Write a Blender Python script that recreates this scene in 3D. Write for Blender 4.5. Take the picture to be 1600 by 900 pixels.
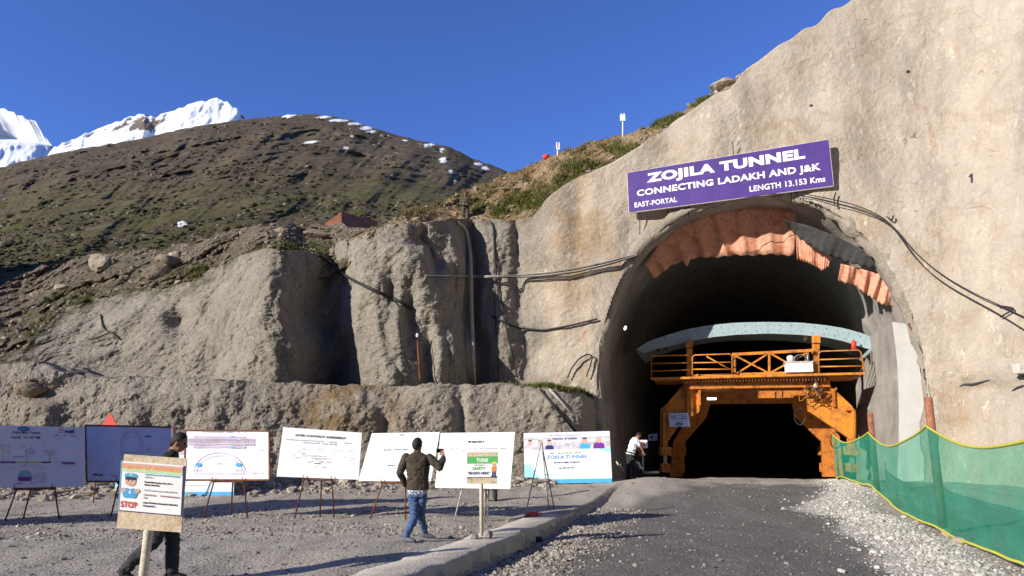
import bpy, bmesh, math, random
import numpy as np
from mathutils import Vector, Matrix
from mathutils.kdtree import KDTree
random.seed(7); rng = np.random.default_rng(7)
for o in list(bpy.data.objects): bpy.data.objects.remove(o)
S = bpy.context.scene
COL = S.collection
R = math.radians

# ------------------------------------------------------------------ camera
F, CZ, PITCH = 1100.0, 1.7, R(12.3)
cam = bpy.data.cameras.new('camera'); co = bpy.data.objects.new('camera', cam); COL.objects.link(co)
co.location = (0, 0, CZ); co.rotation_euler = (R(90) + PITCH, 0, 0)
cam.sensor_width = 36; cam.lens = 36 * F / 1600; cam.clip_start = .1; cam.clip_end = 30000
S.camera = co
# ------------------------------------------------------------------ sky, sun, exposure
SUN_AZ, SUN_EL = R(56), R(22)          # the way the light travels, from +Y towards +X, and its height
w = bpy.data.worlds.new('World'); S.world = w; w.use_nodes = True
nt = w.node_tree; nt.nodes.clear()
sky = nt.nodes.new('ShaderNodeTexSky'); sky.sky_type = 'NISHITA'; sky.sun_disc = False
sky.sun_elevation = SUN_EL; sky.sun_rotation = R(180) + SUN_AZ
sky.altitude = 3500; sky.air_density = 1.0; sky.dust_density = 0.2; sky.ozone_density = 6.0
bg = nt.nodes.new('ShaderNodeBackground'); bg.inputs[1].default_value = 0.115
wo = nt.nodes.new('ShaderNodeOutputWorld')
hs = nt.nodes.new('ShaderNodeHueSaturation'); hs.inputs['Hue'].default_value = .513; hs.inputs['Saturation'].default_value = 1.06; hs.inputs['Value'].default_value = 1.5
nt.links.new(sky.outputs[0], hs.inputs['Color']); nt.links.new(hs.outputs[0], bg.inputs[0]); nt.links.new(bg.outputs[0], wo.inputs[0])
sun = bpy.data.lights.new('sun', 'SUN'); sun.energy = 5.0; sun.angle = R(.5); sun.color = (1, .93, .82)
so = bpy.data.objects.new('sun', sun); COL.objects.link(so)
TRAVEL = Vector((math.sin(SUN_AZ) * math.cos(SUN_EL), math.cos(SUN_AZ) * math.cos(SUN_EL), -math.sin(SUN_EL)))
so.rotation_euler = TRAVEL.to_track_quat('-Z', 'Y').to_euler(); so.location = (-30, -20, 40)
S.view_settings.view_transform = 'Standard'; S.view_settings.look = 'None'
S.view_settings.exposure = 0.5; S.view_settings.gamma = 1

# ------------------------------------------------------------------ numbers
CP, SP = math.cos(PITCH), math.sin(PITCH)
def mk(px, py):
    """slopes X/Y and Z/Y of the line of sight through a photo point"""
    sx = (np.asarray(px, float) - 800) / F; sy = (450 - np.asarray(py, float)) / F
    dy = CP - sy * SP
    return sx / dy, (SP + sy * CP) / dy
def at(px, py, Y):
    m, k = mk(px, py); return Vector((float(m) * Y, Y, CZ + float(k) * Y))
def atz(px, py, z=0.0):
    m, k = mk(px, py); Y = (z - CZ) / float(k); return Vector((float(m) * Y, Y, z))
def onpl(px, py, P, yaw, lean):
    """on the plane through P whose face looks back at us, turned by yaw and leaning back by lean (tangent)"""
    m, k = mk(px, py); sa, ca = math.sin(yaw), math.cos(yaw)
    Y = (P[0] * sa + P[1] * ca + lean * (CZ - P[2])) / (m * sa + ca - lean * k)
    return Vector((float(m * Y), float(Y), float(CZ + k * Y)))
def ss(a, b, x):
    t = np.clip((np.asarray(x, float) - a) / (b - a), 0, 1); return t * t * (3 - 2 * t)
_perm = rng.permutation(256); _val = rng.random(256) * 2 - 1
def noise(P):
    P = np.asarray(P, float); I = np.floor(P).astype(int); f = P - I; f = f * f * f * (f * (f * 6 - 15) + 10)
    out = 0
    for dx in (0, 1):
        wx = f[..., 0] if dx else 1 - f[..., 0]
        for dy in (0, 1):
            wy = f[..., 1] if dy else 1 - f[..., 1]
            for dz in (0, 1):
                wz = f[..., 2] if dz else 1 - f[..., 2]
                h = _perm[(_perm[(_perm[(I[..., 0] + dx) & 255] + I[..., 1] + dy) & 255] + I[..., 2] + dz) & 255]
                out = out + _val[h] * wx * wy * wz
    return out
def fbm(P, scale, octv=4, gain=.5):
    P = np.asarray(P, float) / scale; a = 1; out = 0
    for i in range(octv):
        out = out + a * noise(P * (2.03 ** i) + 17.3 * i); a *= gain
    return out
def lin(nodes, x):
    a = np.array(nodes, float); return np.interp(x, a[:, 0], a[:, 1])
def smooth(nodes, x, w=14):
    return sum(lin(nodes, np.asarray(x) + d) for d in (-w, -w / 2, 0, w / 2, w)) / 5

# ------------------------------------------------------------------ objects
def tag(o, label=None, cat=None, group=None, kind=None):
    if label: o['label'] = label
    if cat: o['category'] = cat
    if group: o['group'] = group
    if kind: o['kind'] = kind
    return o
def empty(name, loc, label, cat, group=None, rz=0):
    o = bpy.data.objects.new(name, None); COL.objects.link(o); o.location = loc; o.rotation_euler = (0, 0, rz)
    o.empty_display_size = .2
    return tag(o, label, cat, group)
def link(name, me, parent=None):
    o = bpy.data.objects.new(name, me); COL.objects.link(o)
    if parent is not None:
        o.parent = parent
        if parent.type == 'EMPTY': o.matrix_parent_inverse = Matrix.Translation(-parent.location)
    return o
def npmesh(name, V, Fq, mats, parent=None, smooth_=True, attrs=None, matidx=None):
    me = bpy.data.meshes.new(name)
    V = np.asarray(V, np.float32); Fq = np.asarray(Fq, np.int32); n, kk = Fq.shape
    me.vertices.add(len(V)); me.vertices.foreach_set('co', V.ravel())
    me.loops.add(n * kk); me.loops.foreach_set('vertex_index', Fq.ravel())
    me.polygons.add(n); me.polygons.foreach_set('loop_start', np.arange(n, dtype=np.int32) * kk)
    me.polygons.foreach_set('use_smooth', np.full(n, smooth_))
    for m in mats: me.materials.append(m)
    if matidx is not None: me.polygons.foreach_set('material_index', np.asarray(matidx, np.int32))
    me.update(calc_edges=True); me.validate()
    for k, a in (attrs or {}).items():
        at_ = me.color_attributes.new(k, 'FLOAT_COLOR', 'POINT')
        a4 = np.ones((len(V), 4), np.float32); a4[:, :a.shape[1]] = a
        at_.data.foreach_set('color', a4.ravel())
    return link(name, me, parent)
def grid(name, P, mats, keep=None, attrs=None, parent=None):
    r, c, _ = P.shape; idx = np.arange(r * c).reshape(r, c)
    Fq = np.stack([idx[:-1, :-1], idx[:-1, 1:], idx[1:, 1:], idx[1:, :-1]], -1).reshape(-1, 4)
    if keep is not None: Fq = Fq[keep.reshape(-1)]
    at_ = {k: v.reshape(r * c, -1) for k, v in (attrs or {}).items()}
    return npmesh(name, P.reshape(-1, 3), Fq, mats, parent, True, at_)

class MB:
    """collects shapes into one mesh with material slots"""
    def __init__(s): s.v, s.f, s.m, s.mats, s.sm = [], [], [], [], []
    def slot(s, m):
        if m not in s.mats: s.mats.append(m)
        return s.mats.index(m)
    def add(s, vs, fs, m, smooth_=False):
        b = len(s.v); s.v += [tuple(v) for v in vs]; k = s.slot(m)
        for f in fs: s.f.append([i + b for i in f]); s.m.append(k); s.sm.append(smooth_)
        return s
    def poly(s, vs, m): return s.add(vs, [range(len(vs))], m)
    def box(s, c, size, m, rot=None, bev=0.0):
        hx, hy, hz = (d / 2 for d in size); rot = rot or Matrix.Identity(3); c = Vector(c)
        b = min(bev, hx * .45, hy * .45, hz * .45)
        if b <= 0:
            vs = [c + rot @ Vector((x, y, z)) for x in (-hx, hx) for y in (-hy, hy) for z in (-hz, hz)]
            return s.add(vs, [(0, 1, 3, 2), (4, 6, 7, 5), (0, 4, 5, 1), (2, 3, 7, 6), (0, 2, 6, 4), (1, 5, 7, 3)], m)
        bm = bmesh.new(); bmesh.ops.create_cube(bm, size=1, matrix=Matrix.Diagonal((*size, 1)))
        bmesh.ops.bevel(bm, geom=bm.edges[:], offset=b, segments=2, affect='EDGES', profile=.5)
        bm.verts.ensure_lookup_table()
        s.add([c + rot @ v.co for v in bm.verts], [[v.index for v in f.verts] for f in bm.faces], m); bm.free(); return s
    def beam(s, a, b, wd, ht, m, up=(0, 0, 1), bev=0):
        a, b = Vector(a), Vector(b); d = (b - a); L = d.length; d.normalize()
        x = d.cross(Vector(up))
        if x.length < 1e-4: x = d.cross(Vector((0, 1, 0)))
        x.normalize(); z = x.cross(d)
        rot = Matrix((x, d, z)).transposed()
        return s.box((a + b) / 2, (wd, L, ht), m, rot, bev)
    def tube(s, pts, r, m, n=8, cap=True):
        pts = [Vector(p) for p in pts]; rr = r if isinstance(r, (list, tuple)) else [r] * len(pts)
        rings = []; prev = None
        for i, p in enumerate(pts):
            d = (pts[min(i + 1, len(pts) - 1)] - pts[max(i - 1, 0)]).normalized()
            x = (prev - d * prev.dot(d)) if prev is not None else d.orthogonal()
            x.normalize(); prev = x; y = d.cross(x)
            rings.append([p + (x * math.cos(t) + y * math.sin(t)) * rr[i] for t in (2 * math.pi * q / n for q in range(n))])
        vs = [v for q in rings for v in q]; fs = []
        for i in range(len(rings) - 1):
            for q in range(n):
                a, b = i * n + q, i * n + (q + 1) % n; fs.append((a, b, b + n, a + n))
        if cap: fs += [tuple(range(n))[::-1], tuple(range((len(rings) - 1) * n, len(rings) * n))]
        return s.add(vs, fs, m, True)
    def ell(s, c, rad, m, rot=None, nu=14, nv=9):
        c = Vector(c); rot = rot or Matrix.Identity(3); vs = [c + rot @ Vector((0, 0, -rad[2]))]; fs = []
        for i in range(1, nv):
            ph = -math.pi / 2 + math.pi * i / nv
            for q in range(nu):
                th = 2 * math.pi * q / nu
                vs.append(c + rot @ Vector((rad[0] * math.cos(ph) * math.cos(th), rad[1] * math.cos(ph) * math.sin(th), rad[2] * math.sin(ph))))
        vs.append(c + rot @ Vector((0, 0, rad[2])))
        for q in range(nu):
            fs.append((0, 1 + (q + 1) % nu, 1 + q)); t = len(vs) - 1; b = 1 + (nv - 2) * nu
            fs.append((t, b + q, b + (q + 1) % nu))
        for i in range(nv - 2):
            for q in range(nu):
                a = 1 + i * nu + q; b = 1 + i * nu + (q + 1) % nu; fs.append((a, b, b + nu, a + nu))
        return s.add(vs, fs, m, True)
    def build(s, name, parent=None):
        me = bpy.data.meshes.new(name); me.from_pydata(s.v, [], s.f)
        for m in s.mats: me.materials.append(m)
        me.polygons.foreach_set('material_index', s.m); me.polygons.foreach_set('use_smooth', s.sm); me.update()
        return link(name, me, parent)

# ------------------------------------------------------------------ materials
def newmat(name):
    m = bpy.data.materials.new(name); m.use_nodes = True; t = m.node_tree; t.nodes.clear()
    b = t.nodes.new('ShaderNodeBsdfPrincipled'); o = t.nodes.new('ShaderNodeOutputMaterial')
    t.links.new(b.outputs[0], o.inputs[0]); return m, t, b
class NT:
    def __init__(s, t): s.t = t
    def n(s, typ, **kw):
        nd = s.t.nodes.new(typ)
        for k, v in kw.items(): setattr(nd, k, v)
        return nd
    def l(s, a, b): s.t.links.new(a, b)
    def pos(s):
        if not hasattr(s, '_p'): s._p = s.n('ShaderNodeTexCoord').outputs['Object']
        return s._p
    def noise(s, scale, detail=4, rough=.55, vec=None, dist=0):
        x = s.n('ShaderNodeTexNoise'); x.inputs['Scale'].default_value = scale; x.inputs['Detail'].default_value = detail
        x.inputs['Roughness'].default_value = rough; x.inputs['Distortion'].default_value = dist
        s.l(vec or s.pos(), x.inputs['Vector']); return x.outputs['Fac']
    def vor(s, scale, vec=None, feat='F1'):
        x = s.n('ShaderNodeTexVoronoi', feature=feat); x.inputs['Scale'].default_value = scale
        s.l(vec or s.pos(), x.inputs['Vector']); return x.outputs['Distance']
    def map(s, v, a, b, c=0., d=1.):
        x = s.n('ShaderNodeMapRange'); s.l(v, x.inputs[0])
        for i, q in enumerate((a, b, c, d)): x.inputs[1 + i].default_value = q
        return x.outputs[0]
    def mix(s, f, a, b, mode='MIX'):
        x = s.n('ShaderNodeMix', data_type='RGBA', blend_type=mode)
        for v, i in ((f, 0), (a, 6), (b, 7)):
            if isinstance(v, (int, float)): x.inputs[i].default_value = v
            elif isinstance(v, tuple): x.inputs[i].default_value = (*v, 1)
            else: s.l(v, x.inputs[i])
        return x.outputs[2]
    def math(s, op, a, b=0.):
        x = s.n('ShaderNodeMath', operation=op)
        for v, i in ((a, 0), (b, 1)):
            if isinstance(v, (int, float)): x.inputs[i].default_value = v
            else: s.l(v, x.inputs[i])
        return x.outputs[0]
    def bump(s, h, dist, strength, prev=None):
        x = s.n('ShaderNodeBump'); x.inputs['Distance'].default_value = dist; x.inputs['Strength'].default_value = strength
        s.l(h, x.inputs['Height'])
        if prev: s.l(prev, x.inputs['Normal'])
        return x.outputs[0]
    def scaled(s, v):
        x = s.n('ShaderNodeMapping'); x.inputs['Scale'].default_value = v; s.l(s.pos(), x.inputs[0]); return x.outputs[0]
    def attr(s, name):
        x = s.n('ShaderNodeVertexColor', layer_name=name); y = s.n('ShaderNodeSeparateColor'); s.l(x.outputs[0], y.inputs[0]); return y.outputs
def simple(name, col, rough=.7, metal=0, var=.12, scale=6., bump=0., bscale=40., spec=.3):
    m, t, b = newmat(name); q = NT(t)
    f = q.noise(scale, 5, .6)
    c = q.mix(q.map(f, .3, .7), tuple(x * (1 - var) for x in col), tuple(min(1, x * (1 + var)) for x in col))
    q.l(c, b.inputs['Base Color']); b.inputs['Roughness'].default_value = rough; b.inputs['Metallic'].default_value = metal
    b.inputs['Specular IOR Level'].default_value = spec
    if bump: q.l(q.bump(q.noise(bscale, 3), bump, 1), b.inputs['Normal'])
    return m
def rusty(name, col, rust=(.16, .055, .025), amount=.5, scale=5, rough=.6):
    m, t, b = newmat(name); q = NT(t)
    f = q.map(q.noise(scale, 8, .7), amount - .08, amount + .1)
    c = q.mix(f, col, rust); c = q.mix(q.map(q.noise(scale * 6, 4), .35, .65, 0, .35), c, (.04, .03, .025)); c = q.mix(q.map(q.noise(scale * 1.7, 7, .8), .60, .68, 0, .55), c, tuple(.5 * x + .16 for x in col))
    q.l(c, b.inputs['Base Color']); b.inputs['Roughness'].default_value = rough; b.inputs['Specular IOR Level'].default_value = .3
    q.l(q.bump(f, .004, .6), b.inputs['Normal']); return m

def shotcrete(name, ca, cb, stain=(.30, .20, .10), grain=1., pit=.42):
    m, t, b = newmat(name); q = NT(t); A = q.attr('zone')
    big = q.noise(.22, 5, .6); mid = q.noise(1.3, 6, .65); fine = q.noise(9, 3, .7); gr = q.noise(5.5, 5, .85)
    grey = q.mix(q.map(big, .35, .68), ca, tuple(x * .72 for x in ca))
    beige = q.mix(q.map(big, .3, .7), cb, tuple(x * y for x, y in zip(cb, (.76, .76, .78))))
    beige = q.mix(q.map(q.noise(.55, 6, .6, dist=1.2), .50, .66, 0, .75), beige, (.37, .285, .20))
    beige = q.mix(q.map(q.noise(.35, 6, .65, vec=q.scaled((1.5, 1.5, .35))), .52, .68, 0, .55), beige, (.27, .25, .225))
    c = q.mix(A[0], grey, beige)
    c = q.mix(q.map(mid, .3, .7, .35, 0.), c, tuple(x * .55 for x in ca))
    c = q.mix(q.math('MULTIPLY', A[1], q.map(q.noise(1.1, 5, .6), .35, .6)), c, stain)
    c = q.mix(q.math('MULTIPLY', q.map(q.noise(.7, 5, .7, vec=q.scaled((1.6, 1.6, .22))), .50, .64, 0, .40), q.map(A[0], 0, 1, 1., .4)), c, tuple(x * .48 for x in ca))
    # pits and grain of the sprayed concrete
    pits = q.map(gr, .38, .48, 1., 0.)
    pw = q.math('MULTIPLY', pits, q.map(A[0], 0, 1, pit, pit * .30))
    c = q.mix(pw, c, tuple(x * .22 for x in ca))
    c = q.mix(q.map(fine, .56, .74, 0, .35), c, tuple(min(1, x * 1.5) for x in cb))
    # rust and water runs
    runs = q.math('MULTIPLY', q.map(q.noise(.9, 5, .7, vec=q.scaled((2.2, 2.2, .16))), .56, .68), q.map(q.noise(.3, 2), .4, .6))
    c = q.mix(q.math('MULTIPLY', runs, q.map(A[0], 0, 1, .1, .55)), c, (.36, .22, .13))
    # black joints and drill holes
    spots = q.map(q.vor(.5), .03, .055, 1., 0.); c = q.mix(q.math('MULTIPLY', spots, A[0]), c, (.03, .028, .025))
    # thin seams between sprayed layers
    sm = q.map(q.math('ABSOLUTE', q.math('SUBTRACT', q.noise(.42, 3, .55, dist=.6), .5)), .0015, .0045, 1., 0.); c = q.mix(q.math('MULTIPLY', q.math('MULTIPLY', sm, A[0]), q.map(q.noise(.8, 3), .56, .62)), c, (.22, .19, .155))
    wh = q.math('MULTIPLY', q.map(q.noise(1.7, 6, .75, vec=q.scaled((1.3, 1.3, .5))), .60, .66), A[0]); c = q.mix(q.math('MULTIPLY', wh, .6), c, (.66, .60, .51))
    # green moss near the crest
    c = q.mix(q.math('MULTIPLY', A[2], q.map(q.noise(1.6, 6, .7), .42, .58)), c, (.085, .085, .03))
    q.l(c, b.inputs['Base Color']); b.inputs['Roughness'].default_value = .95; b.inputs['Specular IOR Level'].default_value = .15
    h = q.math('MULTIPLY', gr, q.map(A[0], 0, 1, 1., .22))
    n1 = q.bump(h, .30 * grain, 1.0); n2 = q.bump(q.math('MULTIPLY', mid, q.map(A[0], 0, 1, 1., .5)), .22 * grain, .8, n1)
    q.l(n2, b.inputs['Normal']); return m
M = {}
M['shot'] = shotcrete('sprayed_concrete', (.575, .52, .435), (.55, .475, .385))
def earth(name, soil, soil2, grass, scale=1., bumpd=.12, fine=9.):
    m, t, b = newmat(name); q = NT(t); A = q.attr('zone')
    c = q.mix(q.map(q.noise(.5 * scale, 6, .65), .35, .65), soil, soil2)
    st = q.noise(fine * scale, 4, .75)
    c = q.mix(q.map(st, .54, .70, 0, .7), c, tuple(min(1, x * 1.9) for x in soil2)); c = q.mix(q.map(st, .30, .44, .8, 0), c, tuple(x * .28 for x in soil))
    g = q.math('MULTIPLY', A[0], q.map(q.noise(1.6 * scale, 7, .75), .36, .56))
    gc = q.mix(q.map(q.noise(5 * scale, 4, .7), .3, .7), grass, tuple(x * .45 for x in grass))
    c = q.mix(g, c, gc)
    q.l(c, b.inputs['Base Color']); b.inputs['Roughness'].default_value = 1; b.inputs['Specular IOR Level'].default_value = .1
    n1 = q.bump(st, bumpd / scale, 1.); n2 = q.bump(q.noise(1.4 * scale, 6, .7), bumpd * 3 / scale, .8, n1)
    q.l(n2, b.inputs['Normal']); return m
M['soil'] = earth('bank_soil', (.27, .155, .075), (.40, .29, .175), (.115, .14, .025), 1., .16, 7)
M['scree'] = earth('scree', (.15, .122, .09), (.24, .205, .16), (.075, .085, .022), 1., .22, 5)

def hillmat():
    m, t, b = newmat('hillside'); q = NT(t); A = q.attr('zone')
    c = q.mix(q.map(q.noise(.012, 8, .65), .35, .65), (.092, .069, .048), (.148, .115, .077))
    c = q.mix(q.math('MULTIPLY', A[1], q.map(q.noise(.025, 9, .75), .40, .58)), c, (.112, .112, .034))
    sp = q.noise(.33, 5, .8); md = q.noise(.11, 7, .8); c = q.mix(q.map(md, .40, .50, .75, 0), c, (.034, .030, .018)); c = q.mix(q.map(sp, .54, .66, 0, .65), c, (.21, .175, .13)); c = q.mix(q.map(sp, .28, .44, .75, 0), c, (.03, .026, .016))
    c = q.mix(q.map(q.noise(.05, 8, .75, vec=q.scaled((.7, 1, 1.7))), .54, .64, 0, .55), c, (.23, .19, .14)); c = q.mix(q.map(q.noise(.035, 9, .8, vec=q.scaled((.7, 1.0, 1.6)), dist=1.5), .54, .62, 0, .7), c, (.060, .052, .034))
    s = q.math('ADD', A[0], q.map(q.noise(.16, 6, .75), .25, .75, -.5, .5)); s = q.map(s, .44, .50)
    c = q.mix(s, c, (.86, .86, .86))
    q.l(c, b.inputs['Base Color']); b.inputs['Roughness'].default_value = 1; b.inputs['Specular IOR Level'].default_value = .05
    n1 = q.bump(sp, 2.2, .9); n2 = q.bump(q.noise(.05, 8, .75), 7, .7, n1); q.l(n2, b.inputs['Normal']); return m
M['hill'] = hillmat()
def snowmat():
    m, t, b = newmat('snow_and_rock'); q = NT(t); A = q.attr('zone')
    r = q.noise(.012, 10, .72, vec=q.scaled((1.4, .5, .8)))
    f = q.math('ADD', r, q.math('MULTIPLY', A[0], .5)); f = q.map(f, .66, .72)
    c = q.mix(f, (.66, .67, .70), (.13, .10, .08))
    q.l(c, b.inputs['Base Color']); b.inputs['Roughness'].default_value = .9; b.inputs['Specular IOR Level'].default_value = .1
    q.l(q.bump(q.noise(.02, 8, .65), 6, .6), b.inputs['Normal']); return m
M['snow'] = snowmat()
def groundmat():
    m, t, b = newmat('dirt_and_gravel'); q = NT(t); A = q.attr('zone')   # R road tar, G pale crushed stone, B fine pale dust
    lo = q.noise(.35, 6, .6); st = q.noise(20, 4, .8); st2 = q.vor(22); trk = q.noise(.8, 5, .6, vec=q.scaled((1.6, .22, 1)))
    dirt = q.mix(q.map(lo, .3, .7), (.41, .37, .31), (.50, .455, .39)); dirt = q.mix(q.map(trk, .35, .65, 0, .5), dirt, (.17, .15, .125))
    road = q.mix(q.map(q.noise(.6, 6, .65), .35, .68), (.135, .127, .118), (.205, .192, .176)); road = q.mix(q.map(trk, .42, .62, 0, .6), road, (.145, .133, .118))
    road = q.mix(q.map(q.noise(.45, 5, .7), .62, .70, 0, .7), road, (.035, .031, .029))
    c = q.mix(A[0], dirt, road)
    dust = q.map(q.math('ADD', A[2], q.map(q.noise(1.2, 6, .7), .3, .7, -.3, .3)), .35, .65)
    c = q.mix(q.math('MULTIPLY', dust, .9), c, (.46, .405, .33))
    wht = q.map(q.math('ADD', A[1], q.map(q.noise(2.2, 6, .75), .3, .7, -.35, .35)), .38, .62)
    c = q.mix(wht, c, q.mix(q.map(st2, .02, .4), (.62, .585, .52), (.46, .43, .38)))
    c = q.mix(q.map(st, .34, .43, .7, 0), c, (.07, .062, .052)); c = q.mix(q.map(st, .55, .63, 0, .6), c, (.42, .395, .355))
    q.l(c, b.inputs['Base Color']); b.inputs['Roughness'].default_value = .95; b.inputs['Specular IOR Level'].default_value = .15
    h = q.math('ADD', st, q.math('MULTIPLY', st2, .6)); n1 = q.bump(h, .03, 1.); n2 = q.bump(q.noise(5, 5, .7), .05, .7, n1)
    q.l(n2, b.inputs['Normal']); return m
M['ground'] = groundmat()
def stone(name, a, bcol):
    m, t, b = newmat(name); q = NT(t); g = q.n('ShaderNodeNewGeometry')
    c = q.mix(g.outputs['Random Per Island'], a, bcol); c = q.mix(q.map(q.noise(14, 4), .35, .65, 0, .35), c, tuple(x * .5 for x in a))
    q.l(c, b.inputs['Base Color']); b.inputs['Roughness'].default_value = .9; b.inputs['Specular IOR Level'].default_value = .2; return m
M['scrub'] = stone('scrub', (.030, .030, .014), (.075, .068, .036)); M['scree_stone'] = stone('scree_stone', (.15, .12, .09), (.34, .28, .21)); M['stone_pale'] = stone('crushed_stone', (.36, .34, .30), (.62, .585, .52)); M['stone'] = stone('gravel_stone', (.19, .165, .135), (.46, .41, .34)); M['stone_dark'] = stone('road_stone', (.08, .075, .07), (.34, .32, .29))
M['rock'] = simple('field_rock', (.33, .28, .215), .95, var=.35, scale=2.5, bump=.06, bscale=7)
M['rock_brown'] = simple('brown_rock', (.20, .16, .12), .95, var=.3, scale=2.5, bump=.06, bscale=7)
M['kerb'] = simple('kerb_concrete', (.47, .42, .345), .95, var=.22, scale=3, bump=.02, bscale=22)
M['lining'] = simple('lining_concrete', (.29, .268, .246), .9, var=.25, scale=.8, bump=.03, bscale=6)
M['white_lining'] = simple('white_lining', (.50, .49, .465), .8, var=.07, scale=2, bump=.01, bscale=9)
M['grass'] = stone('grass_blade', (.07, .09, .018), (.16, .17, .045)); M['dry'] = stone('dry_blade', (.16, .12, .05), (.26, .21, .10))
M['purple'] = simple('purple_paint', (.080, .045, .225), .45, var=.16, scale=1.8)
M['white'] = simple('white_paint', (.82, .82, .82), .5, var=.04)
M['paper'] = simple('white_vinyl', (.80, .80, .83), .5, var=.05, scale=3, bump=.012, bscale=5)
M['lilac'] = simple('lilac_vinyl', (.76, .74, .86), .5, var=.05, scale=3, bump=.015, bscale=5)
M['blue_vinyl'] = simple('creased_blue_vinyl', (.50, .55, .80), .45, var=.08, scale=3, bump=.03, bscale=5)
M['pale_vinyl'] = simple('pale_blue_vinyl', (.62, .66, .86), .45, var=.06, scale=3, bump=.02, bscale=6)
M['ink'] = simple('black_ink', (.03, .03, .045), .6); M['ink_grey'] = simple('grey_ink', (.38, .38, .44), .6); M['ink_light'] = simple('light_grey_ink', (.58, .58, .64), .6)
M['navy'] = simple('navy_ink', (.02, .03, .18), .5); M['red'] = simple('red_ink', (.62, .05, .04), .5); M['orange_ink'] = simple('orange_ink', (.80, .26, .06), .5)
M['green_ink'] = simple('green_ink', (.10, .42, .12), .5); M['pale_green'] = simple('pale_green_ink', (.45, .72, .42), .5); M['cyan'] = simple('cyan_ink', (.33, .82, .86), .5)
M['pale_cyan'] = simple('pale_cyan_ink', (.62, .88, .90), .5); M['blue'] = simple('blue_ink', (.03, .22, .58), .5); M['sky_ink'] = simple('sky_blue_ink', (.07, .38, .68), .5)
M['violet'] = simple('violet_ink', (.16, .03, .30), .5); M['lime'] = simple('lime_ink', (.45, .55, .12), .5); M['teal'] = simple('teal_ink', (.20, .42, .55), .5)
M['pinkish'] = simple('portrait_skin_ink', (.62, .38, .30), .5); M['mauve'] = simple('mauve_ink', (.50, .45, .58), .5); M['photo_grey'] = simple('photo_grey_ink', (.52, .50, .56), .5, var=.35, scale=5)
M['brown_ink'] = simple('brown_ink', (.36, .22, .20), .5); M['yellow_ink'] = simple('yellow_ink', (.85, .65, .05), .5)
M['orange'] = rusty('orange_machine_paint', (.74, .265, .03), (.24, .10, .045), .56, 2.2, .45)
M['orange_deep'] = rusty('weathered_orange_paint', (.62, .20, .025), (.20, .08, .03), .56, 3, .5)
M['arcblue'] = rusty('pale_blue_formwork_paint', (.36, .48, .52), (.30, .27, .22), .68, 3, .5)
M['rust'] = rusty('rusted_steel', (.26, .085, .035), (.12, .045, .025), .5, 3, .8)
M['easel'] = rusty('rusty_easel_steel', (.20, .06, .035), (.10, .04, .03), .5, 9, .7)
M['white_easel'] = rusty('chipped_white_steel', (.68, .65, .6), (.30, .16, .1), .58, 14, .6)
M['sheet'] = rusty('red_primer_sheet', (.74, .36, .24), (.52, .17, .07), .57, 1.6, .65)
M['black'] = simple('black_rubber', (.022, .022, .024), .6); M['steel'] = simple('grey_steel', (.32, .32, .32), .45, .6, var=.2)
M['tarp'] = simple('black_membrane', (.05, .048, .047), .7, bump=.05, bscale=4)
M['pole'] = rusty('cream_painted_pole', (.66, .60, .46), (.30, .17, .08), .66, 6, .6)
M['ply'] = rusty('weathered_plywood', (.70, .58, .41), (.42, .27, .14), .6, 5, .8)
M['hose'] = simple('grey_hose', (.34, .31, .27), .6, var=.2)
M['post'] = rusty('rusty_fence_post', (.42, .17, .09), (.22, .10, .06), .5, 4, .8)
M['rope'] = simple('yellow_rope', (.52, .48, .07), .7)
M['skin'] = simple('skin', (.26, .135, .085), .55, var=.08); M['hair'] = simple('black_hair', (.014, .012, .011), .6, bump=.01, bscale=60)
M['jacket'] = simple('olive_brown_jacket', (.052, .040, .027), .75, var=.08, scale=5, bump=.015, bscale=7); M['jeans'] = simple('blue_denim', (.060, .105, .22), .85, var=.12, scale=5, bump=.02, bscale=9)
M['shoe'] = simple('grey_shoe', (.10, .105, .13), .6); M['dark'] = simple('dark_cloth', (.022, .018, .017), .85, var=.1, scale=8, bump=.015, bscale=8)
M['shirt'] = simple('white_shirt_cloth', (.72, .74, .80), .8, bump=.02, bscale=9); M['trouser'] = simple('charcoal_trousers', (.03, .03, .036), .85, bump=.02, bscale=9)
M['camo'] = simple('camouflage_cloth', (.075, .068, .048), .9, var=.6, scale=14); M['boots'] = simple('black_boots', (.015, .014, .013), .5)
def checkmat():
    m, t, b = newmat('checked_shirt'); q = NT(t); x = q.n('ShaderNodeTexChecker'); x.inputs['Scale'].default_value = 42
    x.inputs[1].default_value = (.75, .77, .82, 1); x.inputs[2].default_value = (.10, .12, .22, 1); q.l(q.pos(), x.inputs[0]); q.l(x.outputs[0], b.inputs['Base Color']); return m
M['check'] = checkmat()
def netmat():
    m = bpy.data.materials.new('green_net'); m.use_nodes = True; t = m.node_tree; t.nodes.clear(); q = NT(t)
    o = q.n('ShaderNodeOutputMaterial'); d = q.n('ShaderNodeBsdfDiffuse'); tl = q.n('ShaderNodeBsdfTranslucent'); tr = q.n('ShaderNodeBsdfTransparent')
    c = q.mix(q.map(q.noise(1.1, 6, .65, vec=q.scaled((1, 1, 2))), .35, .65), (.03, .34, .21), (.06, .44, .30))
    q.l(c, d.inputs[0]); q.l(c, tl.inputs[0]); a = q.n('ShaderNodeMixShader'); a.inputs[0].default_value = .3; q.l(d.outputs[0], a.inputs[1]); q.l(tl.outputs[0], a.inputs[2])
    e = q.n('ShaderNodeMixShader'); q.l(q.map(q.noise(.9, 5, .6), .3, .7, .44, .64), e.inputs[0]); tr.inputs[0].default_value = (.75, .95, .85, 1)
    q.l(tr.outputs[0], e.inputs[1]); q.l(a.outputs[0], e.inputs[2]); q.l(e.outputs[0], o.inputs[0]); return m
M['net'] = netmat()
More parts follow.
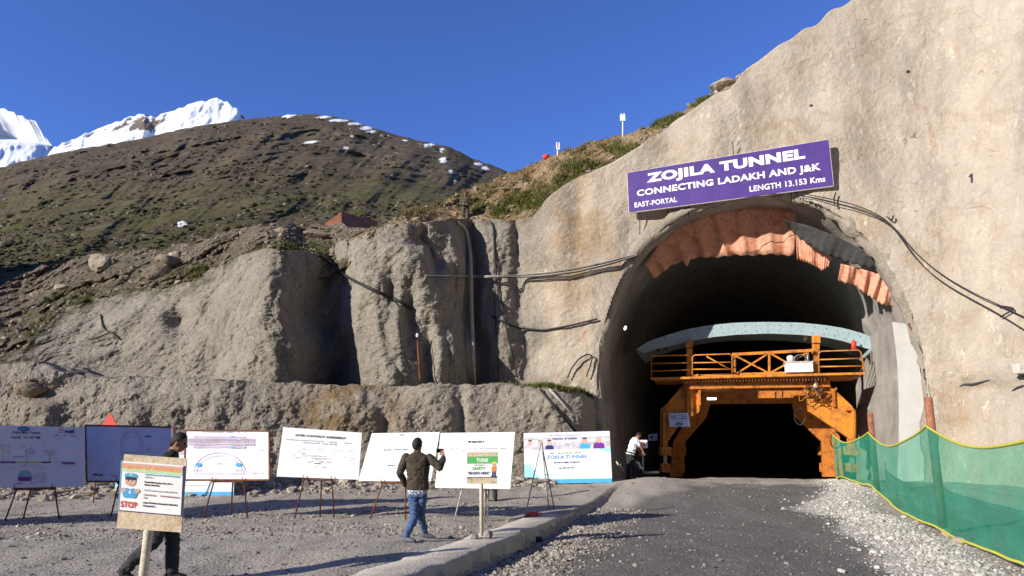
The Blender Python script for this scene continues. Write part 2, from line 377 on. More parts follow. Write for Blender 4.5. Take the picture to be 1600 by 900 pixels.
def lampmat():
    m, t, b = newmat('lit_lamp'); b.inputs['Emission Color'].default_value = (1, .95, .85, 1); b.inputs['Emission Strength'].default_value = 3; b.inputs['Base Color'].default_value = (.8, .8, .8, 1); return m
M['lamp'] = lampmat()
# ================================================================== terrain
A15 = R(15); SA, CA = math.sin(A15), math.cos(A15); P0 = np.array((10.0, 27.5, .25)); LEAN = .12
N2 = Vector((SA, CA, 0)); U2 = Vector((CA, -SA, 0))            # into the mountain, along the portal face
def UV(u, s, z): return Vector((P0[0], P0[1], 0)) + U2 * u + N2 * s + Vector((0, 0, z))
KA = np.array((-1.22, 9.54)); KD = np.array((3.12, 9.26)); KD = KD / np.linalg.norm(KD); KN = np.array((KD[1], -KD[0]))  # kerb line, its right side
WR = lambda s: np.interp(s, (-20, -17, -13, -10, -8.5, -7, -5, -2, 1), (.2, .35, .5, .5, .1, .5, 1.2, 1.6, 1.9))   # left edge of the crushed stone
def gz(x, y):
    x = np.asarray(x, float); y = np.asarray(y, float)
    s = (x - P0[0]) * SA + (y - P0[1]) * CA; u = (x - P0[0]) * CA - (y - P0[1]) * SA
    rd = (x - KA[0]) * KN[0] + (y - KA[1]) * KN[1]              # metres right of the kerb's road edge
    road = ss(-.05, .05, rd) * -.2 * (1 - ss(-10, -3, s))
    wy = np.interp(x, (-30, -15, 0, 5), (23, 23.6, 27.0, 27.6))  # foot of the ledge
    berm = .30 * np.exp(-((y - wy + 1.2) / .8) ** 2) * ss(2.5, -2, x)
    rise = .26 * ss(-15, -2, s) - 1.5 * ss(1.2, 9, s)
    mound = .32 * np.exp(-(((u + 4.4) / 1.3) ** 2 + ((s + 5.5) / 3.2) ** 2))
    windrow = .10 * np.exp(-((u - (WR(s) + .6)) / .7) ** 2) * ss(1, -2, s)
    far = -.02 * np.maximum(y - 60, 0)
    P = np.stack([x, y, np.zeros_like(x)], -1)
    nz = .05 * fbm(P, 3.0, 3) + .018 * fbm(P, .5, 2)
    return road + berm + rise + mound + windrow + far + nz * ss(70, 40, y)
def g1(x, y): return float(gz(np.array([x]), np.array([y]))[0])
def gp(px, py, it=6):
    """where the line of sight through a photo point meets the ground"""
    z = 0.0
    for _ in range(it):
        p = atz(px, py, z); z = g1(p.x, p.y)
    return Vector((p.x, p.y, z))
def ground():
    def ax(a, b, fine, lo, hi, n):
        f = np.arange(a, b, fine); L = a - np.geomspace(.3, a - lo, n)[::-1]; H = b + np.geomspace(.3, hi - b, n)
        return np.concatenate([L, f, H])
    xs = ax(-17, 17, .09, -260, 260, 26); ys = ax(6, 40, .09, -80, 420, 26)
    X, Y = np.meshgrid(xs, ys); Z = gz(X, Y)
    s = (X - P0[0]) * SA + (Y - P0[1]) * CA; u = (X - P0[0]) * CA - (Y - P0[1]) * SA
    rd = (X - KA[0]) * KN[0] + (Y - KA[1]) * KN[1]; P = np.stack([X, Y, Z], -1); wob = fbm(P, 2.2, 3)
    edge = WR(s)
    road = ss(.1, .9, rd + .5 * wob - .5 - 1.6 * ss(-9, -3, s)) * ss(edge + .5, edge - .3, u + .3 * wob) * ss(-.9, -2.4, s + .5 * wob)
    wr = ss(edge - .5, edge + .2, u + .4 * wob) * ss(edge + 1.7, edge + 1.0, u + .3 * wob) * ss(3, 1, s)
    lobe = np.exp(-(((u - .5) / 1.3) ** 2 + ((s + 8.6) / 1.0) ** 2))
    kg = ss(-.1, .2, rd) * ss(1.7, .5, rd + .4 * wob) * ss(-8, -10, s)
    bermy = np.interp(X, (-30, -15, 0, 5), (23, 23.6, 27.0, 27.6)); bd = Y - bermy
    bg_ = ss(-2.8, -1.2, bd) * ss(2, -1, X) * .75
    st1 = .55 * np.exp(-((Y - 13.4 - .10 * (X + 6)) / .55) ** 2) * ss(0, -3, X) + .5 * np.exp(-((Y - 17.6 - .25 * (X + 6)) / .9) ** 2) * ss(0, -2, X)
    G = np.clip(wr + .8 * lobe + .42 * kg + bg_ + st1, 0, 1)
    dust = np.clip(.75 * np.exp(-((s + 1.6) / 1.4) ** 2) * ss(-6.5, -5, u) + .5 * np.exp(-((rd + 2.1) / 1.2) ** 2) * ss(4, 10, Y) + .55 * np.exp(-(((u + 4.4) / 1.8) ** 2 + ((s + 5) / 3.5) ** 2)), 0, 1)
    return grid('ground', P, [M['ground']], attrs={'zone': np.stack([road * (1 - wr), G, dust], -1)})
tag(ground(), kind='structure')

# ---- the sprayed rock face (upper wall and portal face in one sheet, rows run from its foot to its crest)
CREST = [(-600, 640), (-300, 606), (-100, 582), (36, 549), (54, 527), (97, 480), (160, 468), (217, 446), (255, 452), (300, 438), (340, 420), (375, 400), (400, 391), (440, 390), (475, 392), (500, 398), (535, 378),
         (600, 358), (640, 348), (700, 343), (740, 342), (800, 341), (832, 338), (850, 318), (880, 290), (920, 270), (960, 252), (1000, 228), (1040, 199), (1080, 170), (1110, 151), (1140, 137), (1165, 110),
         (1190, 92), (1220, 69), (1245, 56), (1290, 25), (1330, 0), (1400, -50), (1600, -190), (2400, -420)]
FOOT = [(-600, 640), (900, 650), (925, 668), (940, 830), (2400, 900)]
RIM = [(943, 790), (945, 745), (941, 690), (937, 640), (935, 590), (937, 550), (944, 510), (956, 470), (971, 435), (991, 403), (1016, 375), (1046, 350), (1081, 330), (1120, 316), (1160, 308), (1200, 306), (1240, 309),
       (1280, 321), (1315, 341), (1345, 366), (1372, 396), (1396, 431), (1416, 470), (1431, 510), (1441, 550), (1447, 600), (1450, 650), (1451, 700), (1451, 790)]
YB = [(-600, 28.2), (-200, 28.2), (0, 28.2), (150, 28.1), (330, 27.6), (385, 26.9), (420, 26.5), (445, 26.8), (470, 28.2), (500, 30.0), (514, 31.0), (530, 30.9), (545, 29.6), (560, 28.8), (590, 28.2), (640, 28.3), (690, 28.9),
      (712, 29.4), (726, 30.2), (737, 31.4), (748, 31.3), (760, 30.8), (780, 30.6), (800, 30.5), (850, 30.4), (2400, 30)]
LB = [(-600, 1.0), (200, 1.0), (330, .75), (385, .40), (440, .28), (520, .14), (850, .12), (2400, .12)]
def rock_y(px, py):
    m, k = mk(px, py)
    pe = px + 16 * noise(np.stack([px * 0 + 3.3, py / 70, px * 0], -1)) * ss(850, 780, px)
    L = lin(LB, pe); Yb = smooth(YB, pe, 6)
    yb = (Yb + L * (CZ - 4)) / np.maximum(1 - L * k, .35)
    yc = (P0[0] * SA + P0[1] * CA + LEAN * CZ) / (m * SA + CA - LEAN * k)
    yc = yc * (1 - .17 * ss(1470, 1760, px) - .38 * ss(1760, 2400, px))
    t = ss(790, 855, pe); return yb * (1 - t) + yc * t
BUMPS = [  # px, py, rx, ry, metres towards the camera
    (425, 470, 60, 90, .5), (330, 510, 60, 60, .55), (285, 505, 26, 22, -1.1), (215, 500, 60, 40, .5), (100, 560, 60, 26, .4), (395, 560, 40, 40, .3),
    (590, 470, 40, 120, .45), (560, 560, 34, 50, .6), (635, 400, 34, 40, .4), (690, 480, 40, 110, .35), (640, 505, 14, 60, -.6), (620, 590, 30, 40, .55), (572, 520, 12, 40, -.45), (655, 372, 16, 14, -.5), (700, 560, 24, 50, .4), (668, 565, 10, 60, -.4),
    (610, 455, 12, 30, -.5), (682, 395, 18, 50, -.55), (540, 440, 16, 40, -.3), (785, 480, 14, 100, .25), (808, 420, 8, 90, -.25),
    (870, 420, 30, 160, .25), (905, 330, 18, 60, -.25), (1150, 170, 70, 60, .5), (1250, 150, 80, 60, -.4), (1500, 500, 60, 160, .5), (1560, 610, 70, 20, -.35), (1380, 250, 90, 70, -.3), (1050, 230, 40, 60, -.3), (1100, 220, 30, 70, .35)]
STEP = 2.0
def rock_face():
    cols = np.arange(-600, 2400 + 1, STEP); nr, nb = 300, 14
    crest = lin(CREST, cols) + 5 * noise(np.stack([cols / 22, cols * 0, cols * 0 + .5], -1)); foot = lin(FOOT, cols)
    foot = np.maximum(foot, crest + 8)
    v = np.linspace(0, 1, nr)[:, None]; PY = foot * (1 - v) + crest * v; PX = np.broadcast_to(cols, PY.shape).copy()
    m, k = mk(PX, PY); Y = rock_y(PX, PY)
    for bx, by, rx, ry, am in BUMPS: Y = Y - am * np.exp(-((PX - bx) / rx) ** 2 - ((PY - by) / ry) ** 2)
    P = np.stack([m * Y, Y, CZ + k * Y], -1)
    rough = ss(870, 780, PX + 20 * noise(np.stack([PX * 0, PY / 60, PX * 0 + 9], -1)))
    ridge = np.abs(fbm(P * np.stack([1 + 0 * PX, 1 + 0 * PX, .38 + .5 * ss(560, 480, PX)], -1), 1.7, 2, .4))
    d = rough * (-(.58 - .28 * ss(560, 480, PX)) * ridge + .12 - .09 * np.abs(fbm(P + 9, .75, 2)) + .05 * fbm(P, .24, 2) + .015 * rng.normal(size=Y.shape)) + (1 - rough) * (.28 * fbm(P * np.array((1, 1, .4)), 3.4, 3) + .022 * fbm(P, .7, 3) + .014 * fbm(P, .16, 2) + .006 * rng.normal(size=Y.shape))
    calm = ss(1.0, .0, np.min([np.hypot(PX - a, PY - b_) for a, b_ in RIM[::2]], 0) / 40)
    Y2 = Y + d * (1 - .5 * calm); P = np.stack([m * Y2, Y2, CZ + k * Y2], -1)
    top = P[-1]; back = []
    for j in range(1, nb + 1):
        t = j / nb; dz = .12 * math.sin(t * 3.14) - .5 * t
        q = top + np.stack([0 * cols, np.full_like(cols, 4.5 * t * t + .5 * t), np.full_like(cols, dz)], -1)
        back.append(q)
    ALL = np.concatenate([P, np.array(back)], 0)
    PXa = np.concatenate([PX, np.broadcast_to(cols, (nb, len(cols)))], 0); PYa = np.concatenate([PY, np.broadcast_to(crest, (nb, len(cols)))], 0)
    # the mouth of the tunnel
    poly = np.array(RIM, float); ins = np.zeros(PX.shape, bool)
    x1, y1 = poly[:, 0], poly[:, 1]; x2, y2 = np.roll(x1, -1), np.roll(y1, -1)
    for a, b_, c, e in zip(x1, y1, x2, y2):
        if b_ != e: ins ^= ((b_ > PY) != (e > PY)) & (PX < (c - a) * (PY - b_) / (e - b_) + a)
    keep = np.ones((ALL.shape[0] - 1, ALL.shape[1] - 1), bool); r = PX.shape[0]
    keep[:r - 1] = ~(ins[:-1, :-1] | ins[1:, :-1] | ins[:-1, 1:] | ins[1:, 1:])
    beige = 1 - ss(880, 800, PXa + 26 * noise(np.stack([PXa / 40, PYa / 40, PXa * 0 + 2], -1))) * ss(-50, 10, PXa + 1e4)
    warm = np.exp(-((PXa - 905) / 60) ** 2 - ((PYa - 380) / 130) ** 2) * .8 + np.exp(-((PXa - 1500) / 50) ** 2 - ((PYa - 650) / 60) ** 2) * .4 + .6 * np.exp(-((PXa - 720) / 90) ** 2 - ((PYa - 338) / 12) ** 2)
    moss = ss(34, 0, PYa - lin(CREST, PXa)) * ss(420, 330, PXa) + .8 * np.exp(-((PXa - 880) / 45) ** 2 - ((PYa - 602) / 14) ** 2)
    zone = np.stack([beige, np.clip(warm, 0, 1), np.clip(moss, 0, 1)], -1)
    return grid('rock_face', ALL, [M['shot']], keep, {'zone': zone}), P, cols, foot, crest
rf, RP, RCOL, RFOOT, RCREST = rock_face(); tag(rf, kind='structure')
def rk(px, py, off=.06):
    """a point lying on the rock face, lifted off it towards the camera"""
    c = (px - RCOL[0]) / STEP; c0 = int(np.clip(math.floor(c), 0, len(RCOL) - 2)); f, cr = np.interp(px, RCOL, RFOOT), np.interp(px, RCOL, RCREST)
    v = np.clip((f - py) / (f - cr), 0, 1) * (RP.shape[0] - 1); r0 = int(min(v, RP.shape[0] - 2)); a, b_ = c - c0, v - r0
    p = (RP[r0, c0] * (1 - a) + RP[r0, c0 + 1] * a) * (1 - b_) + (RP[r0 + 1, c0] * (1 - a) + RP[r0 + 1, c0 + 1] * a) * b_
    d = np.array((0, 0, CZ)) - p; return Vector(p + d / np.linalg.norm(d) * off)

# ---- the ledge below it: a lower wall, its lip, then a bench running back under the upper wall
LTOP = [(-700, 560), (0, 569), (58, 565), (83, 577), (144, 591), (217, 589), (307, 592), (397, 596), (500, 602), (580, 603), (700, 602), (797, 602), (860, 606), (905, 612), (925, 622), (960, 640)]
LYB = [(-700, 23.8), (0, 24.3), (400, 25.2), (800, 26.9), (905, 27.4), (918, 27.9), (930, 29.2), (940, 30), (960, 31)]
def ledge():
    cols = np.arange(-700, 955, STEP); nr, nb = 150, 26; top = lin(LTOP, cols) + 2.5 * noise(np.stack([cols / 14, cols * 0, cols * 0 + 7.5], -1)); foot = np.full_like(cols, 850.0)
    v = np.linspace(0, 1, nr)[:, None]; PY = foot * (1 - v) + top * v; PX = np.broadcast_to(cols, PY.shape).copy(); m, k = mk(PX, PY)
    L = .20; Y = (smooth(LYB, PX, 10) + L * (CZ - 1.5)) / (1 - L * k)
    for bx, by, rx, ry, am in [(60, 640, 40, 60, .5), (60, 612, 34, 14, -.7), (190, 660, 60, 60, .4), (330, 640, 50, 60, .3), (545, 640, 60, 40, .45), (480, 655, 30, 40, -.2), (660, 650, 60, 50, .3), (600, 690, 16, 50, -.35), (760, 640, 40, 60, -.2), (430, 700, 40, 60, .2), (720, 640, 10, 60, -.25)]:
        Y = Y - am * np.exp(-((PX - bx) / rx) ** 2 - ((PY - by) / ry) ** 2)
    P = np.stack([m * Y, Y, CZ + k * Y], -1)
    lip = ss(.82, 1, v) ** 2
    Y2 = Y - .20 * np.abs(fbm(P * np.array((1, 1, .8)), 1.5, 2, .4)) + .12 - .06 * np.abs(fbm(P + 5, .6, 2)) + .04 * fbm(P, .24, 2) + .015 * rng.normal(size=Y.shape) + .22 * lip
    P = np.stack([m * Y2, Y2, CZ + k * Y2], -1); t0 = P[-1]; back = []
    for j in range(1, nb + 1):
        t = j / nb; q = t0 + np.stack([0 * cols, np.full_like(cols, 4.2 * t), np.full_like(cols, .04 * math.sin(min(t * 5, 3.1)) - .05 * t)], -1); q[:, 2] += .10 * fbm(q, .5, 3); back.append(q)
    ALL = np.concatenate([P, np.array(back)], 0); PXa = np.concatenate([PX, np.broadcast_to(cols, (nb, len(cols)))], 0); PYa = np.concatenate([PY, np.broadcast_to(top, (nb, len(cols)))], 0)
    warm = np.exp(-((PXa - 545) / 70) ** 2 - ((PYa - 640) / 40) ** 2) * 2.2 + .5 * np.exp(-((PXa - 60) / 30) ** 2 - ((PYa - 620) / 20) ** 2)
    moss = np.zeros_like(PXa); moss[nr:] = .25 + .6 * np.exp(-((PXa[nr:] - 880) / 50) ** 2); moss[:nr] = .8 * np.exp(-((PXa[:nr] - 880) / 45) ** 2 - ((PYa[:nr] - 604) / 9) ** 2)
    return grid('rock_ledge', ALL, [M['shot']], None, {'zone': np.stack([.35 * ss(300, 600, PXa) + 0 * PXa, np.clip(warm, 0, 1), moss], -1)}), P, cols, top
lo_, LP, LCOL, LTP = ledge(); tag(lo_, kind='structure')
def lg(px, py, off=.05):
    c = int(np.clip((px - LCOL[0]) / STEP, 0, len(LCOL) - 1)); v = np.clip((850 - py) / (850 - LTP[c]), 0, 1) * (LP.shape[0] - 1)
    p = LP[int(v), c]; d = np.array((0, 0, CZ)) - p; return Vector(p + d / np.linalg.norm(d) * off)

# ---- slopes behind the crest
def slope(name, x0, x1, crest, dy, y_off, lean, mat, zonef, nr=120, amp=1.0, step=STEP, jit=3.0, over=3.0):
    cols = np.arange(x0, x1, step); cr = lin(crest, cols) + jit * noise(np.stack([cols / 13, cols * 0, cols * 0 + 4.2], -1)); rc = lin(CREST, cols); foot = np.maximum(rc, cr) + dy
    ridx = np.clip(((cols - RCOL[0]) / STEP).astype(int), 0, len(RCOL) - 1); top = RP[-1][ridx]
    ker = np.ones(41) / 41; pad = lambda a: np.convolve(np.pad(a, 20, 'edge'), ker, 'valid')
    mx = np.max([np.roll(np.pad(top[:, 1], 12, 'edge'), d)[12:-12] for d in range(-12, 13)], 0); y0 = pad(mx) + y_off; z0 = pad(top[:, 2])
    v = np.linspace(0, 1, nr)[:, None]; PY = foot * (1 - v) + cr * v; PX = np.broadcast_to(cols, PY.shape).copy(); m, k = mk(PX, PY)
    Y = (y0 + lean * (CZ - z0)) / np.maximum(1 - lean * k, .28); Y = np.clip(Y, y0 - 1.0, y0 + 60)
    P = np.stack([m * Y, Y, CZ + k * Y], -1); d = amp * (.9 * fbm(P, 4, 3) + .35 * np.abs(fbm(P, 1.2, 3)) + .12 * fbm(P, .4, 2)); Y = Y + d
    P = np.stack([m * Y, Y, CZ + k * Y], -1); back = [P[-1] + np.stack([0 * cols, np.full_like(cols, over * t), np.full_like(cols, -.8 * over * t * t)], -1) for t in np.linspace(.1, 1, 8)]
    ALL = np.concatenate([P, np.array(back)], 0); PXa = np.concatenate([PX, np.broadcast_to(cols, (8, len(cols)))], 0); PYa = np.concatenate([PY, np.broadcast_to(cr, (8, len(cols)))], 0)
    return grid(name, ALL, [mat], None, {'zone': zonef(PXa, PYa)}), P, cols, foot, cr
SOILC = [(545, 372), (575, 358), (600, 352), (622, 340), (640, 331), (680, 316), (720, 301), (760, 286), (800, 268), (830, 256), (870, 241), (900, 230), (940, 217), (970, 209), (1000, 203), (1030, 193), (1060, 178), (1080, 166), (1110, 147), (1140, 131), (1170, 108), (1200, 84), (1250, 60)]
def soilzone(X, Y):
    g = np.zeros_like(X)
    for bx, by, rx, ry, a in [(832, 318, 36, 16, 1.1), (970, 236, 26, 9, 1.0), (1040, 190, 40, 8, .8), (920, 262, 40, 10, .7), (770, 330, 36, 10, .7), (890, 285, 30, 12, .7), (690, 322, 50, 8, .5), (1090, 160, 30, 7, .7)]: g += a * np.exp(-((X - bx) / rx) ** 2 - ((Y - by) / ry) ** 2)
    g += .6 * ss(6, 1, Y - lin(SOILC, X)); return np.stack([np.clip(g, 0, 1), g * 0, g * 0], -1)
sb, SPt, SCOL, SFT, SCR = slope('soil_bank', 545, 1252, SOILC, 45, 1.2, .95, M['soil'], soilzone, amp=.8); tag(sb, kind='structure')
SCREE = [(-600, 560), (-300, 515), (-100, 478), (0, 448), (54, 421), (105, 405), (140, 398), (200, 394), (260, 388), (300, 380), (350, 364), (400, 353), (450, 350), (505, 349), (545, 352), (600, 354), (660, 352)]
def screezone(X, Y):
    g = .55 * np.exp(-((X - 100) / 90) ** 2 - ((Y - 500 + .55 * (X - 60)) / 26) ** 2) + .9 * np.exp(-((X - 330) / 40) ** 2 - ((Y - 425) / 14) ** 2) + .5 * np.exp(-((X - 240) / 60) ** 2 - ((Y - 425) / 16) ** 2) + .5 * ss(16, 0, lin(CREST, X) - Y) * ss(0, -3, X - 600)
    g += .7 * np.exp(-((X - 470) / 60) ** 2 - ((Y - 388) / 8) ** 2); return np.stack([np.clip(g, 0, 1), g * 0, g * 0], -1)
sc, CPt, CCOL, CFT, CCR = slope('scree_slope', -600, 650, SCREE, 40, .5, 1.5, M['scree'], screezone, amp=1.3, jit=4); tag(sc, kind='structure')
def sl(G, px, py, off=0.0):
    Pt, cols, ft, cr = G; c = int(np.clip(round((px - cols[0]) / STEP), 0, len(cols) - 1)); v = np.clip((ft[c] - py) / (ft[c] - cr[c]), 0, 1) * (Pt.shape[0] - 1)
    p = Pt[int(v), c]; return Vector(p) + Vector((0, 0, off))
GS, GC = (SPt, SCOL, SFT, SCR), (CPt, CCOL, CFT, CCR)

# ---- mountains
HILLC = [(-500, 340), (-250, 305), (-100, 280), (0, 262), (60, 246), (130, 232), (200, 220), (270, 205), (330, 193), (385, 186), (415, 183), (450, 180), (490, 178), (520, 182), (560, 191), (590, 202), (620, 211), (660, 221), (700, 228), (740, 248), (795, 268), (850, 292), (950, 335), (1150, 420)]
def hill():
    cols = np.arange(-500, 1150, 2.5); cr = lin(HILLC, cols); jt = 1.2 * noise(np.stack([cols / 9, cols * 0, cols * 0 + 1.7], -1)); nr = 240
    v = np.linspace(0, 1, nr)[:, None]; PY = 500 * (1 - v) + cr * v + jt * ss(.95, 1, v); PX = np.broadcast_to(cols, PY.shape).copy(); m, k = mk(PX, PY)
    Y = 170 * (850 / 170) ** v + 0 * PX
    P = np.stack([m * Y, Y, CZ + k * Y], -1)
    Q = np.stack([(PX + 1.1 * PY) / 60, (PY - .5 * PX) / 170, PX * 0], -1)     # spurs falling to the left
    rel = .026 * fbm(Q, 1, 6, .55) + .018 * fbm(P, 70, 5, .5) + .007 * fbm(P, 16, 4)
    gully = np.array([(575, 245), (562, 268), (548, 292), (545, 318), (520, 345), (500, 372)], float)
    gd = np.min([np.abs((PX - a[0]) * (b_[1] - a[1]) - (PY - a[1]) * (b_[0] - a[0])) / np.hypot(*(b_ - a)) + 60 * (np.clip(a[1] - PY, 0, 99) + np.clip(PY - b_[1], 0, 99)) / 60 for a, b_ in zip(gully[:-1], gully[1:])], 0)
    rel += .022 * np.exp(-(gd / 15) ** 2) * ss(240, 275, PY)
    rel -= .07 * np.exp(-((PX - 640) / 70) ** 2) * ss(235, 330, PY) - .03 * np.exp(-((PX - 490) / 20) ** 2 - ((PY - 318) / 22) ** 2)
    Y = Y * (1 + rel * ss(1.02, .9, v)); P = np.stack([m * Y, Y, CZ + k * Y], -1)
    back = [P[-1] + np.stack([0 * cols, np.full_like(cols, 200 * t), np.full_like(cols, -90 * t)], -1) for t in (.1, .4, 1)]
    ALL = np.concatenate([P, np.array(back)], 0); PXa = np.concatenate([PX, np.broadcast_to(cols, (3, len(cols)))], 0); PYa = np.concatenate([PY, np.broadcast_to(cr, (3, len(cols)))], 0)
    sn = np.zeros_like(PXa)
    for bx, by, rx, ry in [(452, 178, 15, 5.5), (447, 183, 7, 4), (505, 183, 12, 2.6), (528, 188, 16, 2.8), (556, 193, 14, 2.6), (572, 200, 11, 4.5), (580, 206, 8, 3), (600, 212, 9, 1.8), (634, 219.5, 5, 1.3), (668, 227, 11, 3.4), (691, 235, 4.5, 5), (692, 250, 6, 6), (704, 268, 3.5, 4), (711, 283, 2.5, 4), (747, 256, 7, 3), (758, 263, 6, 4), (486, 222, 12, 2.8), (448, 217, 4, 1.6), (284, 350, 8, 5.5), (540, 231, 4, 3), (551, 213, 3, 2)]:
        sn = np.maximum(sn, .92 * np.exp(-(((PXa - bx) / rx) ** 2 + ((PYa - by + .12 * (PXa - bx) * math.sin(bx)) / (ry * .85)) ** 2) * .9))
    gr = np.clip(ss(240, 330, PYa) * .8 + .9 * np.exp(-((PXa - 640) / 80) ** 2 - ((PYa - 310) / 24) ** 2) + .5 * np.exp(-((PXa - 60) / 140) ** 2 - ((PYa - 390) / 40) ** 2) - .9 * ss(60, 0, PYa - lin(HILLC, PXa)), 0, 1)
    return grid('hill', ALL, [M['hill']], None, {'zone': np.stack([sn, gr, gr * 0], -1)})
tag(hill(), kind='structure')
def peak(name, x0, x1, crest, y0, y1, rock, seed, amp=.008, base=330, shade=False):
    cols = np.arange(x0, x1, 1.6); cr = lin(crest, cols); jt = 2.2 * noise(np.stack([cols / 7, cols * 0 + seed, cols * 0], -1)); nr = 120
    v = np.linspace(0, 1, nr)[:, None]; PY = base * (1 - v) + cr * v + jt * ss(.90, 1, v); PX = np.broadcast_to(cols, PY.shape).copy(); m, k = mk(PX, PY)
    Y = y0 * (y1 / y0) ** v + 0 * PX; Q = np.stack([(PX + .4 * PY) / 46 + seed, PY / 60, PX * 0], -1)
    rel = amp * np.abs(fbm(Q, 1, 5)) + .012 * fbm(Q, .6, 4)
    if shade:
        xl = (PY - 170) * 1.32; t_ = np.clip((PX + 130) / (xl + 130), 0, 1); rel = rel + .30 * np.where(PX < xl, t_, 1 - ss(0, 24, PX - xl)) * ss(228, 208, PY)
    Y = Y * (1 + rel * ss(1.01, .95, v))
    P = np.stack([m * Y, Y, CZ + k * Y], -1); back = [P[-1] + np.stack([0 * cols, np.full_like(cols, 500 * t), np.full_like(cols, -400 * t)], -1) for t in (.2, 1)]
    ALL = np.concatenate([P, np.array(back)], 0); PXa = np.concatenate([PX, np.broadcast_to(cols, (2, len(cols)))], 0); PYa = np.concatenate([PY, np.broadcast_to(cr, (2, len(cols)))], 0)
    z = np.zeros_like(PXa)
    for bx, by, rx, ry, a in rock: z += a * np.exp(-((PXa - bx) / rx) ** 2 - ((PYa - by) / ry) ** 2)
    return tag(grid(name, ALL, [M['snow']], None, {'zone': np.stack([z, z * 0, z * 0], -1)}), kind='structure')
peak('snow_mountain', 60, 470, [(60, 262), (85, 230), (130, 210), (180, 190), (225, 177), (240, 184), (280, 168), (310, 160), (340, 152), (355, 158), (372, 172), (385, 186), (410, 205), (470, 250)], 2300, 3000,
     [(205, 195, 26, 9, .42), (232, 192, 20, 14, .55), (150, 208, 30, 8, .25), (381, 178, 6, 12, .5), (300, 178, 40, 8, .16), (120, 228, 30, 6, .35), (265, 190, 10, 14, .3), (180, 200, 20, 6, .35)], 3)
peak('snow_mountain', -420, 92, [(-420, 40), (-250, 70), (-120, 125), (-40, 158), (0, 168), (30, 180), (55, 190), (66, 208), (80, 226), (92, 240)], 3600, 4600, [(80, 222, 6, 10, .5), (30, 245, 30, 8, .15)], 11, .008, shade=True)
def spur():
    n = 90; a = np.linspace(-1, 1, n); X, Y = np.meshgrid(a, a); r = np.hypot(X, Y)
    Z = np.maximum(0, 1 - r) ** .8 * 150 - 3; P = np.stack([SPX + X * 80, SPY + Y * 80, Z], -1); P[..., 2] += 5 * fbm(P, 30, 4) * (1 - np.clip(r, 0, 1)); return P
SPX, SPY = -275, 222
tag(grid('shadow_spur', spur(), [M['hill']], None, {'zone': np.zeros((90, 90, 3))}), kind='structure')  # unseen spur, placed and sized to throw its shadow on the hill's foot

# unseen valley side added behind the camera to cut skylight on the rock face
def valley():
    az = np.radians(np.arange(95, 293, 2.0)); sun_ = math.pi + SUN_AZ       # compass angle from +Y towards +X
    el = np.radians(33 - 16 * np.exp(-((az - sun_) / .55) ** 2) - 24 * ss(R(255), R(285), az) + 2 * noise(np.stack([az * 4, az * 0, az * 0], -1))); v = np.linspace(0, 1, 24)[:, None]
    r = 150 + 450 * v + 0 * az; z = -6 + (600 * np.tan(el) + 6) * v ** 1.25; P = np.stack([np.sin(az) * r, np.cos(az) * r, z], -1); P[..., 2] += 14 * fbm(P, 90, 4) * v
    return grid('unseen_slope', P, [M['hill']], None, {'zone': np.stack([0 * r, .5 * (1 - v) + 0 * r, 0 * r], -1)})
tag(valley(), kind='structure')
